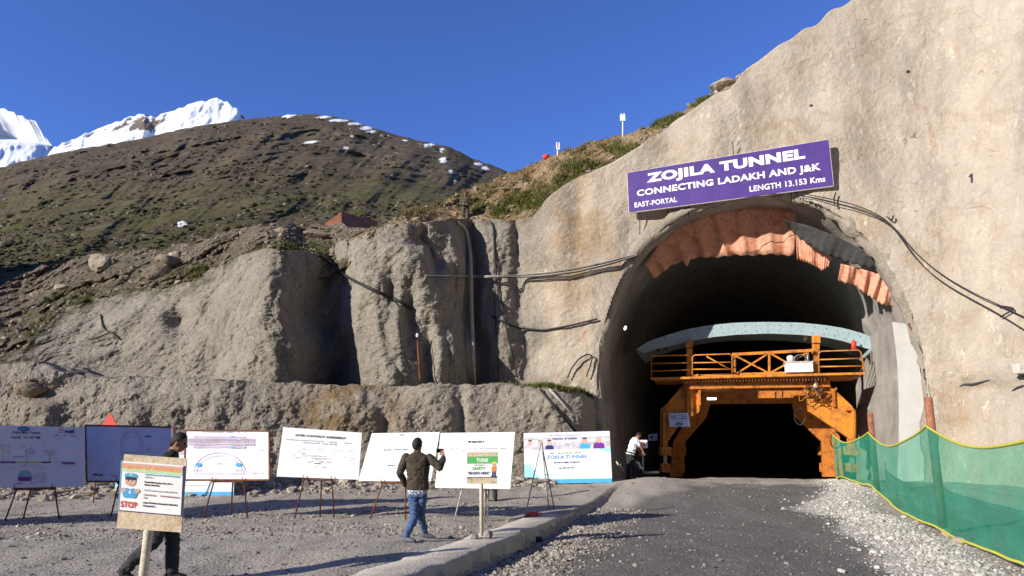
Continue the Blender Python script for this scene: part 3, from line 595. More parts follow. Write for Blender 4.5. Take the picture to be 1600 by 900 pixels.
# ================================================================== panels with print on them
_tc = {}
def text_geo(s, bold):
    if (s, bold) not in _tc:
        c = bpy.data.curves.new('t', 'FONT'); c.body = s; c.size = 1; c.offset = bold; c.resolution_u = 3; c.space_character = 1.0 + bold * 1.6
        o = bpy.data.objects.new('t', c); COL.objects.link(o); dg = bpy.context.evaluated_depsgraph_get(); me = o.evaluated_get(dg).to_mesh()
        vs = [(v.co.x, v.co.y) for v in me.vertices]; fs = [tuple(p.vertices) for p in me.polygons]; o.evaluated_get(dg).to_mesh_clear()
        bpy.data.objects.remove(o); bpy.data.curves.remove(c); _tc[(s, bold)] = (vs, fs)
    return _tc[(s, bold)]
class Panel:
    """a flat board given by its four corners (top left, top right, bottom right, bottom left)"""
    def __init__(s, TL, TR, BR, BL, mat, thick=.03, wob=0.0, edge=None, seed=0):
        s.c = [Vector(x) for x in (TL, TR, BR, BL)]; s.n = (s.c[1] - s.c[0]).cross(s.c[3] - s.c[0]).normalized()
        if s.n.dot(Vector((0, 0, CZ)) - s.c[0]) < 0: s.n = -s.n
        s.b = MB(); s.wob = wob; s.seed = seed; s.lay = 0
        N = 16 if wob else 1; vs = []; fs = []
        for j in range(N + 1):
            for i in range(N + 1): vs.append(s.p(i / N, j / N, 0))
        for j in range(N):
            for i in range(N): a = j * (N + 1) + i; fs.append((a, a + 1, a + N + 2, a + N + 1))
        s.b.add(vs, fs, mat, bool(wob)); e = edge or mat; C = [s.p(0, 0, 0), s.p(1, 0, 0), s.p(1, 1, 0), s.p(0, 1, 0)]; D = [q - s.n * thick for q in C]
        s.b.add(C + D, [(0, 1, 5, 4), (1, 2, 6, 5), (2, 3, 7, 6), (3, 0, 4, 7), (4, 5, 6, 7)], e)
    def p(s, u, v, off):
        a = s.c[3].lerp(s.c[2], u); b = s.c[0].lerp(s.c[1], u); q = a.lerp(b, v)
        if s.wob:
            e = min(u, 1 - u, v, 1 - v) * 8; e = min(1, max(0, e))
            off += s.wob * e * (math.sin(u * 17 + v * 5 + s.seed) * .5 + math.sin(u * 9 - v * 13 + s.seed * 2) * .5 + .6 * math.sin(u * 31 + s.seed + 3 * v))
        return q + s.n * off
    def off(s): s.lay += 1; return .003 + .00015 * s.lay + s.wob * 1.6
    def shape(s, uv, mat, fs=None):
        o = s.off(); w, s.wob = s.wob, 0.0; s.b.add([s.p(u, v, o) for u, v in uv], fs or [range(len(uv))], mat); s.wob = w; return s
    def rect(s, u0, v0, u1, v1, mat):
        n = 8 if (s.wob and u1 - u0 > .15) else 1
        uv = [(u0 + (u1 - u0) * i / n, v) for v in (v0, v1) for i in range(n + 1)]
        return s.shape(uv, mat, [(i, i + 1, i + n + 2, i + n + 1) for i in range(n)])
    def ell(s, u, v, ru, rv, mat, a0=0, a1=360): return s.shape([(u + ru * math.cos(R(a0 + (a1 - a0) * i / 20)), v + rv * math.sin(R(a0 + (a1 - a0) * i / 20))) for i in range(21 if a1 - a0 < 360 else 20)], mat)
    def ring(s, u, v, ru, rv, t, mat, a0=0, a1=360):
        n = 32; uv = []
        for i in range(n + 1):
            a = R(a0 + (a1 - a0) * i / n); uv += [(u + ru * math.cos(a), v + rv * math.sin(a)), (u + ru * (1 - t) * math.cos(a), v + rv * (1 - t) * math.sin(a))]
        return s.shape(uv, mat, [(2 * i, 2 * i + 2, 2 * i + 3, 2 * i + 1) for i in range(n)])
    def text(s, t, u0, u1, v0, v1, mat, bold=.0, up=True):
        vs, fs = text_geo(t, bold); xs = [a for a, _ in vs]; ys = [b for _, b in vs]; x0, x1, y0, y1 = min(xs), max(xs), min(ys), max(ys)
        return s.shape([(u0 + (a - x0) / (x1 - x0) * (u1 - u0), v0 + (b - y0) / (y1 - y0) * (v1 - v0)) for a, b in vs], mat, fs)
    def line(s, u0, u1, v, h, mat, seed=0, fill=.8):
        """print too small to read: a row of word-length marks"""
        r = random.Random(seed + int(v * 1000)); u = u0; uv = []; fs = []
        while u < u1:
            wd = r.uniform(.25, 1.2) * h * 1.6; e = min(u + wd, u1)
            if r.random() < fill:
                k = len(uv); j = r.uniform(-.1, .1) * h; uv += [(u, v + j), (e, v + j), (e, v + h * .8 + j), (u, v + h * .8 + j)]; fs.append((k, k + 1, k + 2, k + 3))
            u = e + h * .35
        return s.shape(uv, mat, fs) if uv else s
    def build(s, name, parent=None): return s.b.build(name, parent)
def T(px, py, s): return onpl(px, py, UV(0, s, 0), A15, 0)
V = Vector

# ================================================================== tunnel mouth
def resample(pts, n):
    a = np.array(pts, float); d = np.r_[0, np.cumsum(np.linalg.norm(np.diff(a, axis=0), axis=1))]; t = np.linspace(0, d[-1], n)
    return np.stack([np.interp(t, d, a[:, i]) for i in range(a.shape[1])], -1)
RIM3 = [onpl(x, y, V((P0[0], P0[1], 0)), A15, LEAN) for x, y in RIM]
RIM3[0].z -= 3; RIM3[-1].z -= 3
RIMR = [V(p) for p in resample([tuple(p) for p in RIM3], 150)]
RC = sum(RIMR, V()) / len(RIMR)
tun = empty('tunnel_portal', UV(0, 0, .2), 'horseshoe tunnel mouth with a thick sprayed concrete rim in the beige rock face', 'tunnel')
def rim_frame(i):
    p = RIMR[i]; t = (RIMR[min(i + 1, len(RIMR) - 1)] - RIMR[max(i - 1, 0)]).normalized(); o = t.cross(N2).normalized()
    if o.dot(p - RC) < 0: o = -o
    return p, o
def lip():
    n = 22; vs = []; L = len(RIMR)
    for i in range(L):
        p, o = rim_frame(i); t = i / (L - 1)
        r = .34 + .05 * math.sin(i * .35) - .12 * float(ss(.62, .85, t)); inn = .0
        for q in range(n):
            a = 2 * math.pi * q / n; vs.append(p + o * (r * (.42 + .95 * math.cos(a))) + N2 * (r * (.85 * math.sin(a)) + .16))
    Vv = np.array([tuple(v) for v in vs]); tt = np.repeat(np.linspace(0, 1, L), n); d = (.15 + .16 * np.exp(-((tt - .62) / .12) ** 2)) * fbm(Vv, .8, 4) + .06 * fbm(Vv, .22, 2)
    cen = np.repeat(np.array([tuple(rim_frame(i)[0]) for i in range(L)]), n, 0); dr = Vv - cen; dr /= np.linalg.norm(dr, axis=1)[:, None]; Vv = Vv + dr * d[:, None]
    F_ = [(i * n + q, i * n + (q + 1) % n, (i + 1) * n + (q + 1) % n, (i + 1) * n + q) for i in range(L - 1) for q in range(n)]
    z = np.zeros((len(Vv), 3)); z[:, 0] = .55; return npmesh('rim', Vv, F_, [M['shot']], tun, True, {'zone': z})
lip()
def lining():
    ss_ = list(np.linspace(-.1, 8, 30)) + [10, 14, 20, 30, 45]; L = len(RIMR); vs = []
    for s in ss_:
        for i in range(L):
            p, o = rim_frame(i); q = p + N2 * s; vs.append(q)
    Vv = np.array([tuple(v) for v in vs]); c = np.repeat(np.array([tuple(RC + N2 * s) for s in ss_]), L, 0); d = Vv - c; d /= np.linalg.norm(d, axis=1)[:, None]
    Vv = Vv + d * (.10 * fbm(Vv, 1.4, 4) + .03 * fbm(Vv, .35, 2))[:, None]
    F_ = [(j * L + i, j * L + i + 1, (j + 1) * L + i + 1, (j + 1) * L + i) for j in range(len(ss_) - 1) for i in range(L - 1)]
    npmesh('lining', Vv, F_, [M['lining']], tun)
    b = MB(); e = [Vv[(len(ss_) - 1) * L + i] for i in range(L)]; b.poly(e, M['black']); b.build('dark_end', tun)  # black sheet closing the tube, painted in for the tunnel's unlit depth
lining()
# the finished concrete ring standing in the right half of the mouth: white end face, grey inside
def right_ring():
    px = [(1449, 770), (1447, 700), (1445, 650), (1441, 600), (1434, 556), (1424, 524), (1416, 506)]
    ins = [(1402, 770), (1404, 700), (1405, 650), (1404, 610), (1402, 570), (1399, 540), (1395, 512), (1394, 500)]
    O = resample([tuple(T(x, y, 1.0)) for x, y in px], 40); I = resample([tuple(T(x, y, 1.0)) for x, y in ins], 40)
    I = I + np.stack([np.zeros(40), np.zeros(40), .11 * noise(np.stack([np.arange(40) * .7, np.zeros(40), np.zeros(40)], -1))], -1)
    b = MB(); n = len(O); N = np.array(tuple(N2)); O = list(O); I = list(I)
    b.add([*O, *I], [(i, i + 1, n + i + 1, n + i) for i in range(n - 1)], M['white_lining'])
    B2 = [p + N * 8 for p in I]; O2 = [p + N * 8 for p in O]
    b.add([*I, *B2], [(i, i + 1, n + i + 1, n + i) for i in range(n - 1)], M['lining'], True)
    b.add([*O, *O2], [(i, i + 1, n + i + 1, n + i) for i in range(n - 1)], M['lining'], True)
    b.poly([O[-1], I[-1], B2[-1], O2[-1]], M['lining']); b.build('concrete_ring', tun)
    s = MB(); E = [p - N * .22 for p in O]   # brown waterproofing strip round the ring
    E = [p + np.array(tuple(U2)) * .06 for p in E]; s.tube([V(p) for p in E[2:]], .07, M['rust'], 6); s.build('edge_strip', tun)
right_ring()
# red primer sheets hanging inside the crown
def sheet(label, bot, top, s0, waves, amp, mat='sheet', name='corrugated_sheet', grp='red metal sheets hanging in the tunnel crown', tilt=.35):
    n = 90; B = resample(bot, n); Tt = resample(top, n); rows = 8; vs = []
    for j in range(rows + 1):
        t = j / rows
        for i in range(n):
            x, y = B[i] * (1 - t) + Tt[i] * t; s = s0 - tilt * t + amp * math.sin(i / n * waves * 2 * math.pi + .6 * math.sin(i * .13)) * (1 - .5 * t) + (.22 * amp if mat == 'sheet' else .012) * math.sin(i / n * waves * 14.7 + 1.3 * math.sin(i * .08) + j * .3)
            vs.append(T(x, y + (1.0 * math.sin(i / n * waves * 4.1) + 1.2 * math.sin(i * .9)) * (1 - t), s))
    F_ = [(j * n + i, j * n + i + 1, (j + 1) * n + i + 1, (j + 1) * n + i) for j in range(rows) for i in range(n - 1)]
    o = npmesh(name, [tuple(v) for v in vs], F_, [M[mat]]); o.modifiers.new('thick', 'SOLIDIFY').thickness = .02
    return tag(o, label, 'metal sheet' if mat == 'sheet' else 'membrane', grp)
sheet('long wavy red sheet hanging under the middle of the tunnel crown', [(1022, 434), (1045, 418), (1066, 408), (1074, 415), (1080, 404), (1130, 400), (1180, 398), (1242, 398)], [(1008, 412), (1030, 380), (1060, 352), (1080, 344), (1110, 330), (1150, 324), (1200, 322), (1244, 330)], 3.3, 7, .10)
sheet('short slanting red sheet right of the long wavy one in the crown', [(1246, 404), (1262, 409), (1284, 423), (1296, 414)], [(1243, 362), (1256, 366), (1280, 384), (1300, 402)], 3.0, 2, .08)
sheet('lowest red sheet curling down the right shoulder of the tunnel', [(1310, 438), (1336, 446), (1362, 466), (1384, 477), (1406, 481)], [(1314, 412), (1338, 418), (1374, 428), (1390, 446), (1404, 470)], 2.6, 5, .10)
sheet('black membrane flap sagging above the red sheets', [(1228, 352), (1250, 372), (1290, 398), (1330, 412), (1378, 420)], [(1224, 344), (1262, 352), (1300, 366), (1345, 388), (1384, 412)], 2.0, 2, .08, 'tarp', 'membrane_flap', None)

# ================================================================== formwork gantry
G = 4.8
gan = empty('formwork_gantry', UV(.2, G, .2), 'orange steel formwork gantry on wheels standing in the tunnel mouth', 'gantry')
def slab(pts, s0, s1, m, b=None):
    """a plate with a traced outline and real thickness"""
    b = b or MB(); n = len(pts); A = [T(x, y, s0) for x, y in pts]; C = [p + N2 * (s1 - s0) for p in A]
    b.poly(A, m); b.poly(C[::-1], m); b.add(A + C, [(i, (i + 1) % n, n + (i + 1) % n, n + i) for i in range(n)], m); return b
def stripq(top, bot, s0, s1, m, n=40):
    a = resample(top, n); c = resample(bot, n); b = MB(); A = [T(x, y, s0) for x, y in a]; C = [T(x, y, s0) for x, y in c]; A2 = [p + N2 * (s1 - s0) for p in A]; C2 = [p + N2 * (s1 - s0) for p in C]
    for P_, Q_ in ((A, C), (A2, A), (C, C2), (C2, A2)): b.add(P_ + Q_, [(i, i + 1, n + i + 1, n + i) for i in range(n - 1)], m)
    b.poly([A[0], C[0], C2[0], A2[0]], m); b.poly([A[-1], C[-1], C2[-1], A2[-1]], m); return b
arctop = [(994, 546), (1012, 534), (1040, 524), (1075, 514), (1110, 508), (1150, 504), (1200, 503), (1250, 504), (1290, 508), (1320, 513), (1345, 520), (1373, 531)]
arcbot = [(1006, 552), (1020, 547), (1045, 541), (1080, 533), (1110, 527), (1150, 523), (1200, 521), (1250, 523), (1290, 527), (1318, 533), (1342, 541), (1360, 546)]
bolts = stripq(arctop, arcbot, G + .2, G + .34, M['arcblue'])
for i in range(3, 40, 2):
    for q in (.25, .75):
        a = resample(arctop, 43)[i]; c = resample(arcbot, 43)[i]; x, y = a * (1 - q) + c * q; p = T(x, y, G + .195); bolts.ell(p, (.022, .022, .022), M['black'], nu=6, nv=4)
fa = bolts.build('formwork_arch', gan)
b = stripq(arctop, [(x, y + 3) for x, y in arctop], G + .345, G + 6, M['arcblue']); b.build('formwork_shell', gan)
for px0, py0, py1, s in ((1077, 533, 648, G), (1275, 526, 600, G)):
    b = MB(); b.beam(T(px0, py0 + 12, s), T(px0 + (0 if px0 < 1100 else -2), py1, s), .26, .26, M['orange'], (1, 0, 0), .02); b.box(T(px0, py0 + 5, s), (.34, .34, .34), M['orange'], Matrix.Rotation(-A15, 3, 'Z'), .03); b.build('post', gan)
def rail(name, paths, r, m=M['orange'], parent=gan):
    b = MB()
    for p in paths: b.tube([T(x, y, s) for x, y, s in p], r, m, 7)
    return b.build(name, parent)
E = G - .75
rail('railing', [[(1018, 590, E), (1018, 556, E), (1076, 555, E)], [(1019, 568, E), (1076, 567, E)], [(1019, 580, E), (1076, 578, E)]], .03)
rail('railing', [[(1082, 587, E), (1082, 558, E), (1085, 555, E), (1140, 553, E), (1144, 556, E), (1144, 586, E)], [(1082, 567, E), (1144, 566, E)], [(1082, 577, E), (1144, 577, E)], [(1104, 557, E + .05), (1140, 577, E + .05)]], .032)
rail('railing', [[(1280, 585, E), (1279, 553, E), (1283, 549, E), (1341, 547, E), (1345, 550, E), (1351, 582, E)], [(1280, 562, E), (1347, 560, E)], [(1280, 573, E), (1349, 572, E)]], .032)
b = MB(); tA, tB = (1084, 556.5), (1270, 547.5)
for (x0, y0), (x1, y1), wd in [((1144, 554), (1270, 547.5), .13), ((1084, 587), (1270, 582), .13), ((1148, 555), (1148, 585), .09), ((1202, 551), (1202, 583), .09), ((1262, 549), (1263, 582), .09), ((1149, 556), (1201, 583), .075), ((1149, 585), (1201, 552), .075), ((1203, 583), (1261, 551), .075), ((1203, 552), (1230, 567), .075)]:
    b.beam(T(x0, y0, G - .35), T(x1, y1, G - .35), wd, wd, M['orange'], (0, 1, 0), .012)
b.build('truss', gan)
b = MB(); a0, a1 = T(1017, 592, E), T(1352, 583.5, E); b.beam(a0, a1, .09, .11, M['orange'], (0, 0, 1), .02)
a0, a1 = T(1022, 593, E), T(1346, 585, E); c = (a0 + a1) / 2 + N2 * 1.25 - V((0, 0, .05)); b.box(c, ((a1 - a0).length, 2.2, .06), M['orange_deep'], Matrix.Rotation(-A15, 3, 'Z'))
b.build('deck', gan)
b = MB()
for i in range(46):     # ribbed grating under the deck edge
    x = 1068 + i * 4.9; b.beam(T(x, 595.5 - (x - 1068) * .012, E + .12), T(x, 595.5 - (x - 1068) * .012, E + .12) + N2 * 1.8, .05, .09, M['rust'])
b.build('grating', gan)
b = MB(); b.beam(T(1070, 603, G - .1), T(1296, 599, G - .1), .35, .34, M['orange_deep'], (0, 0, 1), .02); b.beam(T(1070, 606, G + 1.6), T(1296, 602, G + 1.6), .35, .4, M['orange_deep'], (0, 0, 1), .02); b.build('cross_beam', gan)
for nm, pts in (('leg', [(1268, 598), (1290, 596), (1331, 634), (1338, 646), (1338, 712), (1326, 712), (1326, 684), (1264, 643), (1261, 612)]),
                ('leg', [(1093, 600), (1070, 598), (1041, 632), (1032, 640), (1031, 712), (1042, 712), (1043, 690), (1058, 668), (1093, 643)])):
    b = slab(pts, G + .05, G + .5, M['orange']); lo = b.build(nm, gan)
    sgn = 1 if pts[0][0] > 1200 else -1; cx = 1312 if sgn > 0 else 1058
    b = MB()
    if sgn > 0:
        b.beam(T(1283, 628, G - .04), T(1307, 606, G - .04), .10, .10, M['orange_deep'], (0, 1, 0)); b.beam(T(1302, 612, G - .03), T(1303, 636, G - .03), .10, .10, M['orange_deep'], (0, 1, 0)); b.beam(T(1284, 596, G - .05), T(1302, 610, G - .05), .13, .1, M['orange'], (0, 1, 0), .01); b.beam(T(1268, 613, G - .02), T(1304, 613, G - .02), .07, .07, M['orange_deep'], (0, 1, 0)); b.beam(T(1281, 592, G - .1), T(1281, 618, G - .1), .14, .14, M['orange'], (1, 0, 0), .01)
        c_ = MB(); c_.beam(T(1332, 640, G - .06), T(1332, 712, G - .06), .30, .14, M['orange'], (1, 0, 0), .02); c_.build('column', gan); b.box(T(1327, 640, G - .12), (.34, .2, .10), M['orange_deep'], Matrix.Rotation(-A15, 3, 'Z'), .01)
    else:
        b.beam(T(1078, 600, G - .06), T(1080, 650, G - .06), .20, .14, M['orange'], (1, 0, 0), .01); b.beam(T(1092, 606, G - .02), T(1092, 634, G - .02), .32, .1, M['orange'], (1, 0, 0), .01); c_ = MB(); c_.beam(T(1037, 644, G - .06), T(1037, 712, G - .06), .26, .14, M['orange_deep'], (1, 0, 0), .02); c_.build('column', gan)
    b.build('brace', gan)
    f = 1331 if sgn > 0 else 1039
    for dxx in ((0, 24) if sgn < 0 else (0, -42)):
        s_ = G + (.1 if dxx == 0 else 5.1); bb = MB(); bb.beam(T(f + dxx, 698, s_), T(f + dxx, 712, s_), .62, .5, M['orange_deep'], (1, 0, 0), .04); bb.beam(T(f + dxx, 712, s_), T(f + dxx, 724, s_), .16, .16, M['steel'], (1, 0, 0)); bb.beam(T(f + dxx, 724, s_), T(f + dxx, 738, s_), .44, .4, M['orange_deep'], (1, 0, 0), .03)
        bo = bb.build('wheel_bogie', gan); p = T(f + dxx, 739, s_); wv = MB(); wv.tube([p - U2 * .07, p + U2 * .07], .17, M['black'], 18); wv.build('wheel', bo)
# inner portal frames, deep in the shade
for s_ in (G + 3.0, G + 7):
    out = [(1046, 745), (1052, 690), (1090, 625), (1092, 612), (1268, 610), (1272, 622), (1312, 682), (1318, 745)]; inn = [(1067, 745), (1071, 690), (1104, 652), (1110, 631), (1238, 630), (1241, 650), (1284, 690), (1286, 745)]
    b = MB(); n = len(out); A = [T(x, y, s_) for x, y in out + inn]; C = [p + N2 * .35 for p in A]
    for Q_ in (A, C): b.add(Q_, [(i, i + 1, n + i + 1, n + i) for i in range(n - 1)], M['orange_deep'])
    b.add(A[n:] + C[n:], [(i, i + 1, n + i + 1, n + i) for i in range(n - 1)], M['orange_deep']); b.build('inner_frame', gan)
b = MB(); b.tube([T(1274.5, 588, G - .3), T(1274, 608, G - .3)], .075, M['white'], 10); b.tube([T(1274, 606, G - .3), T(1273, 622, G - .3)], .035, M['steel'], 8); b.build('hydraulic_ram', gan)
b = MB(); r_ = random.Random(4)
for i in range(16):
    x0, y0 = r_.uniform(1254, 1278), r_.uniform(596, 606); pts = [T(x0 + r_.uniform(-7, 9) * t * 2, y0 + t * r_.uniform(18, 34) + 6 * math.sin(t * 5 + i), G - .2 - .3 * math.sin(t * 3)) for t in np.linspace(0, 1, 8)]; b = MB(); b.tube(pts, .014, M['black'] if i % 3 else M['orange'], 5); b.build('hydraulic_hose', gan)
b = MB()
for i in range(5): b.tube([T(1228 + 8 * math.cos(a) * (1 + i * .02) + 22, 650 + 13 * math.sin(a) + i * .3, G + 1.0) for a in np.linspace(0, 6.28, 20)], .015, M['black'], 5)
b.build('hose_coil', gan)
b = MB(); b.box(T(1112, 623, G + .9), (.42, .2, .10), M['lamp'], Matrix.Rotation(-A15, 3, 'Z'), .03); b.build('lamp', gan)
b = MB(); b.tube([T(1212, 612, G + .6), T(1212, 623, G + .6), T(1223, 623, G + .6), T(1223, 611, G + .6)], .03, M['steel'], 6); b.build('bracket', gan)
for x in (1032, 1330):
    b = MB(); b.tube([T(x, 520 + (0 if x < 1100 else 6), G + .6), T(x + (-4 if x < 1100 else 10), 548, G + .3)], .09, M['black'], 8); b.tube([T(x - 8, 531, G + .5), T(x + 10, 546, G + .5)], .05, M['black'], 8); b.build('screw_jack', gan)
b = MB(); b.beam(T(1362, 545, G + .1), T(1344, 562, G - .2), .10, .10, M['arcblue'], (0, 1, 0)); b.build('strut', gan)
# power pack and gas bottle standing on the gantry deck
pp = empty('power_pack', T(1248, 582, G - .6), 'dusty white hydraulic power pack standing on the gantry deck', 'machine')
b = MB(); c = T(1248, 575, G - .62); rz = Matrix.Rotation(-A15, 3, 'Z'); b.box(c, (1.12, .6, .42), M['white'], rz, .03); b.box(c + V((0, 0, .235)), (1.2, .66, .05), M['white_easel'], rz, .01); b.build('tank', pp)
b = MB(); c = T(1235, 561, G - .62); b.tube([c - V((0, 0, .18)), c + V((0, 0, .02))], .15, M['white_easel'], 14); b.ell(c + V((0, 0, .04)), (.16, .16, .13), M['white']); b.build('motor', pp)
b = MB()
for i in range(7): b.tube([T(1252 + 9 * math.cos(a) + i - 2, 561 + 7 * math.sin(a) + .2 * i, G - .75 + .05 * i) for a in np.linspace(0, 6.28, 16)], .018, M['black'] if i % 2 else M['steel'], 5)
b.tube([T(1262, 568, G - .7), T(1262, 552, G - .7)], .05, M['steel'], 8); b.build('hoses', pp)
gb = empty('gas_cylinder', T(1334, 547, G - .2), 'small red gas cylinder upright behind the right railing of the gantry', 'gas cylinder')
b = MB(); b.tube([T(1334, 548, G - .2), T(1334, 534, G - .2), T(1334, 532.5, G - .2)], [.105, .105, .06], M['red'], 14); b.build('bottle', gb); b = MB(); b.tube([T(1334, 532.5, G - .2), T(1334, 529.5, G - .2)], [.035, .03], M['steel'], 8); b.build('valve', gb)

# ================================================================== the big purple sign
sg = empty('tunnel_sign', rk(1140, 330, .3), 'large purple signboard with white lettering hung aslant above the tunnel mouth', 'signboard')
SPn = rk(984, 318, .42); SQ = [onpl(x, y, SPn, R(16), .04) for x, y in ((980, 270), (1294.5, 218), (1302, 290), (983, 332))]
p = Panel(*SQ, M['purple'], .09, edge=M['white'])
p.text('ZOJILA TUNNEL', .10, .885, .605, .90, M['white'], .055); p.text('CONNECTING LADAKH AND J&K', .045, .952, .325, .525, M['white'], .035)
p.text('EAST-PORTAL', .03, .25, .10, .225, M['white'], .022); p.text('LENGTH 13.153 Kms', .61, .967, .105, .235, M['white'], .022)
p.build('panel', sg)
b = MB()
for i, (a, c) in enumerate(((0, 1), (1, 2), (2, 3), (3, 0))): b.beam(SQ[a] - p.n * .06, SQ[c] - p.n * .06, .05, .10, M['white_easel'], p.n)
b.build('frame', sg)
b = MB()
for px_, t_, l_ in ((999, 327, 392), (1043, 320, 352), (1075, 314, 340), (1145, 232, 248), (1236, 300, 316)):
    a = SQ[0] + (SQ[1] - SQ[0]) * ((px_ - 980) / 314); a = V((*onpl(px_, t_ - 12, SPn, R(16), .04),)) - p.n * .12; b = MB(); b.tube([a, rk(px_ + 1, l_, .03)], .02, M['black'], 5); b.build('stay', sg)

# ================================================================== notices and worker's sign in the mouth
def flat(name, label, cat, corners, s, draw, mat, thick=.02, yaw=A15, P=None, grp=None):
    Q_ = [T(x, y, s) for x, y in corners]; pn = Panel(*Q_, mat, thick); draw(pn); o = pn.build(name); return tag(o, label, cat, grp)
def dn(pn):
    pn.rect(.08, .84, .9, .88, M['navy'])
    for i, v in enumerate((.70, .55)): pn.line(.10, .88, v, .09, M['navy'], i)
    pn.line(.3, .7, .42, .06, M['ink_grey'], 5); pn.ell(.5, .2, .18, .13, M['navy']); pn.text('meil', .40, .60, .15, .26, M['white'], .03); pn.line(.08, .3, .15, .06, M['ink_grey'], 7)
flat('notice', 'white printed notice tied to the shaded left leg of the gantry', 'notice', [(1045, 646), (1076, 645), (1078, 666.5), (1045.5, 667)], G - .2, dn, M['pale_vinyl'])
flat('notice', 'small grey notice in the dark beside the gantry wheels', 'notice', [(1013, 679), (1027, 677.5), (1027, 688), (1013, 689)], G + .6, lambda q: (q.ell(.35, .5, .16, .25, M['ink']), q.line(.5, .9, .6, .15, M['navy']), q.line(.1, .9, .2, .12, M['ink'])), M['pale_vinyl'])
ps = empty('hand_sign', T(1004, 738, -.4), 'small white sign with a red ring on a thin stake beside the bent worker', 'sign')
Q_ = [T(x, y, -.4) for x, y in ((996, 687.5), (1012, 687.5), (1012.3, 700), (996, 700))]; pn = Panel(*Q_, M['white'], .02); pn.ring(.5, .5, .22, .30, .45, M['red']); pn.line(.25, .75, .08, .06, M['red']); pn.build('panel', ps)
b = MB(); b.tube([T(1004, 700, -.38), T(1005, 740, -.38)], .025, M['white_easel'], 8); b.build('stake', ps)
lm = MB(); c = T(977, 512.5, 1.6); lm.ell(c, (.055, .045, .10), M['lamp'], Matrix.Rotation(.4, 3, 'Y')); tag(lm.build('wall_lamp'), 'tiny lit lamp high on the dark left wall of the tunnel', 'lamp')
lm = MB(); c = T(1258, 528, G + .9); lm.ell(c, (.10, .06, .15), M['paper'], Matrix.Rotation(.4, 3, 'Y')); lm.tube([c + V((0, 0, .14)), T(1258, 515, G + .9)], .012, M['black'], 5); tag(lm.build('hanging_floodlight'), 'pale floodlight hanging under the blue formwork arch', 'floodlight')
# ================================================================== kerb
def kerb():
    t = np.arange(-14, 9.75, .08); prof = [(-.95, -.25), (-.80, -.02), (-.74, .045), (-.4, .06), (-.06, .06), (-.015, .035), (0, -.02), (.03, -.22), (.05, -.5)]
    C = KA[None] + t[:, None] * KD[None]; rows = []
    sc_ = .03 + .5 * ss(8.6, 9.75, t)
    for a, z in prof:
        q = C + KN[None] * a; rows.append(np.stack([q[:, 0], q[:, 1], z + 0 * t], -1))
    P = np.array(rows); j = fbm(P, .7, 3); e = ss(8.4, 9.7, t)
    P[..., 2] += .018 * j - .30 * e * (np.array([z for _, z in prof])[:, None] > -.1); P[..., 0] += KN[0] * .05 * fbm(P + 50, .5, 3); P[..., 1] += KN[1] * .05 * fbm(P + 50, .5, 3); P[:, :, 2] -= .12 * ss(-.75, -.95, np.array([a for a, _ in prof]))[:, None]
    return grid('kerb', P, [M['kerb']])
tag(kerb(), kind='structure')

# ================================================================== display boards and easels
def board(name, label, cat, corners, Y, yaw, lean, mat, draw, frame=None, wob=.006, thick=.03, edge=None, grp='display boards along the foot of the ledge', P=None, seed=0):
    cx = (corners[2][0] + corners[3][0]) / 2; cy = (corners[2][1] + corners[3][1]) / 2; P = P or at(cx, cy, Y)
    Q_ = [onpl(x, y, P, yaw, lean) for x, y in corners]; root = empty(name, P, label, cat, grp); pn = Panel(*Q_, mat, thick, wob, edge, seed); draw(pn); pn.build('panel', root)
    if frame:
        b = MB(); n = pn.n
        for a, c in ((0, 1), (1, 2), (2, 3), (3, 0)): b.beam(Q_[a] - n * .012, Q_[c] - n * .012, .035, .05, frame, n, .004)
        b.build('frame', root)
    return pn
def easel(label, pn, legs, mat, bar=True, grp='easels holding the display boards', r=.017):
    """legs: (u on the lower edge of the board, foot px, foot py)"""
    feet = [gp(x, y) for _, x, y in legs]; root = empty('easel', sum(feet, V()) / len(feet), label, 'easel', grp); hub = pn.p(.5, 1.0, -.13)
    tops = []
    for i, (u, x, y) in enumerate(legs):
        a = pn.p(u, .0, -.06 if i != 1 else -.10); tops.append(a); end = a.lerp(hub, .86); b = MB(); b.tube([feet[i] - V((0, 0, .03)), a, end], r, mat, 7); b.build('leg', root)
    if bar:
        b = MB(); a, c = pn.p(legs[0][0] - .02, -.02, -.03), pn.p(legs[-1][0] + .02, -.02, -.03); b.beam(a, c, .05, .028, mat, pn.n); b.build('shelf', root)
        for u in (legs[0][0], legs[-1][0]):
            b = MB(); b.tube([pn.p(u, -.02, -.03), pn.p(u, -.02, .05), pn.p(u, .05, .05)], .008, mat, 6); b.build('peg', root)
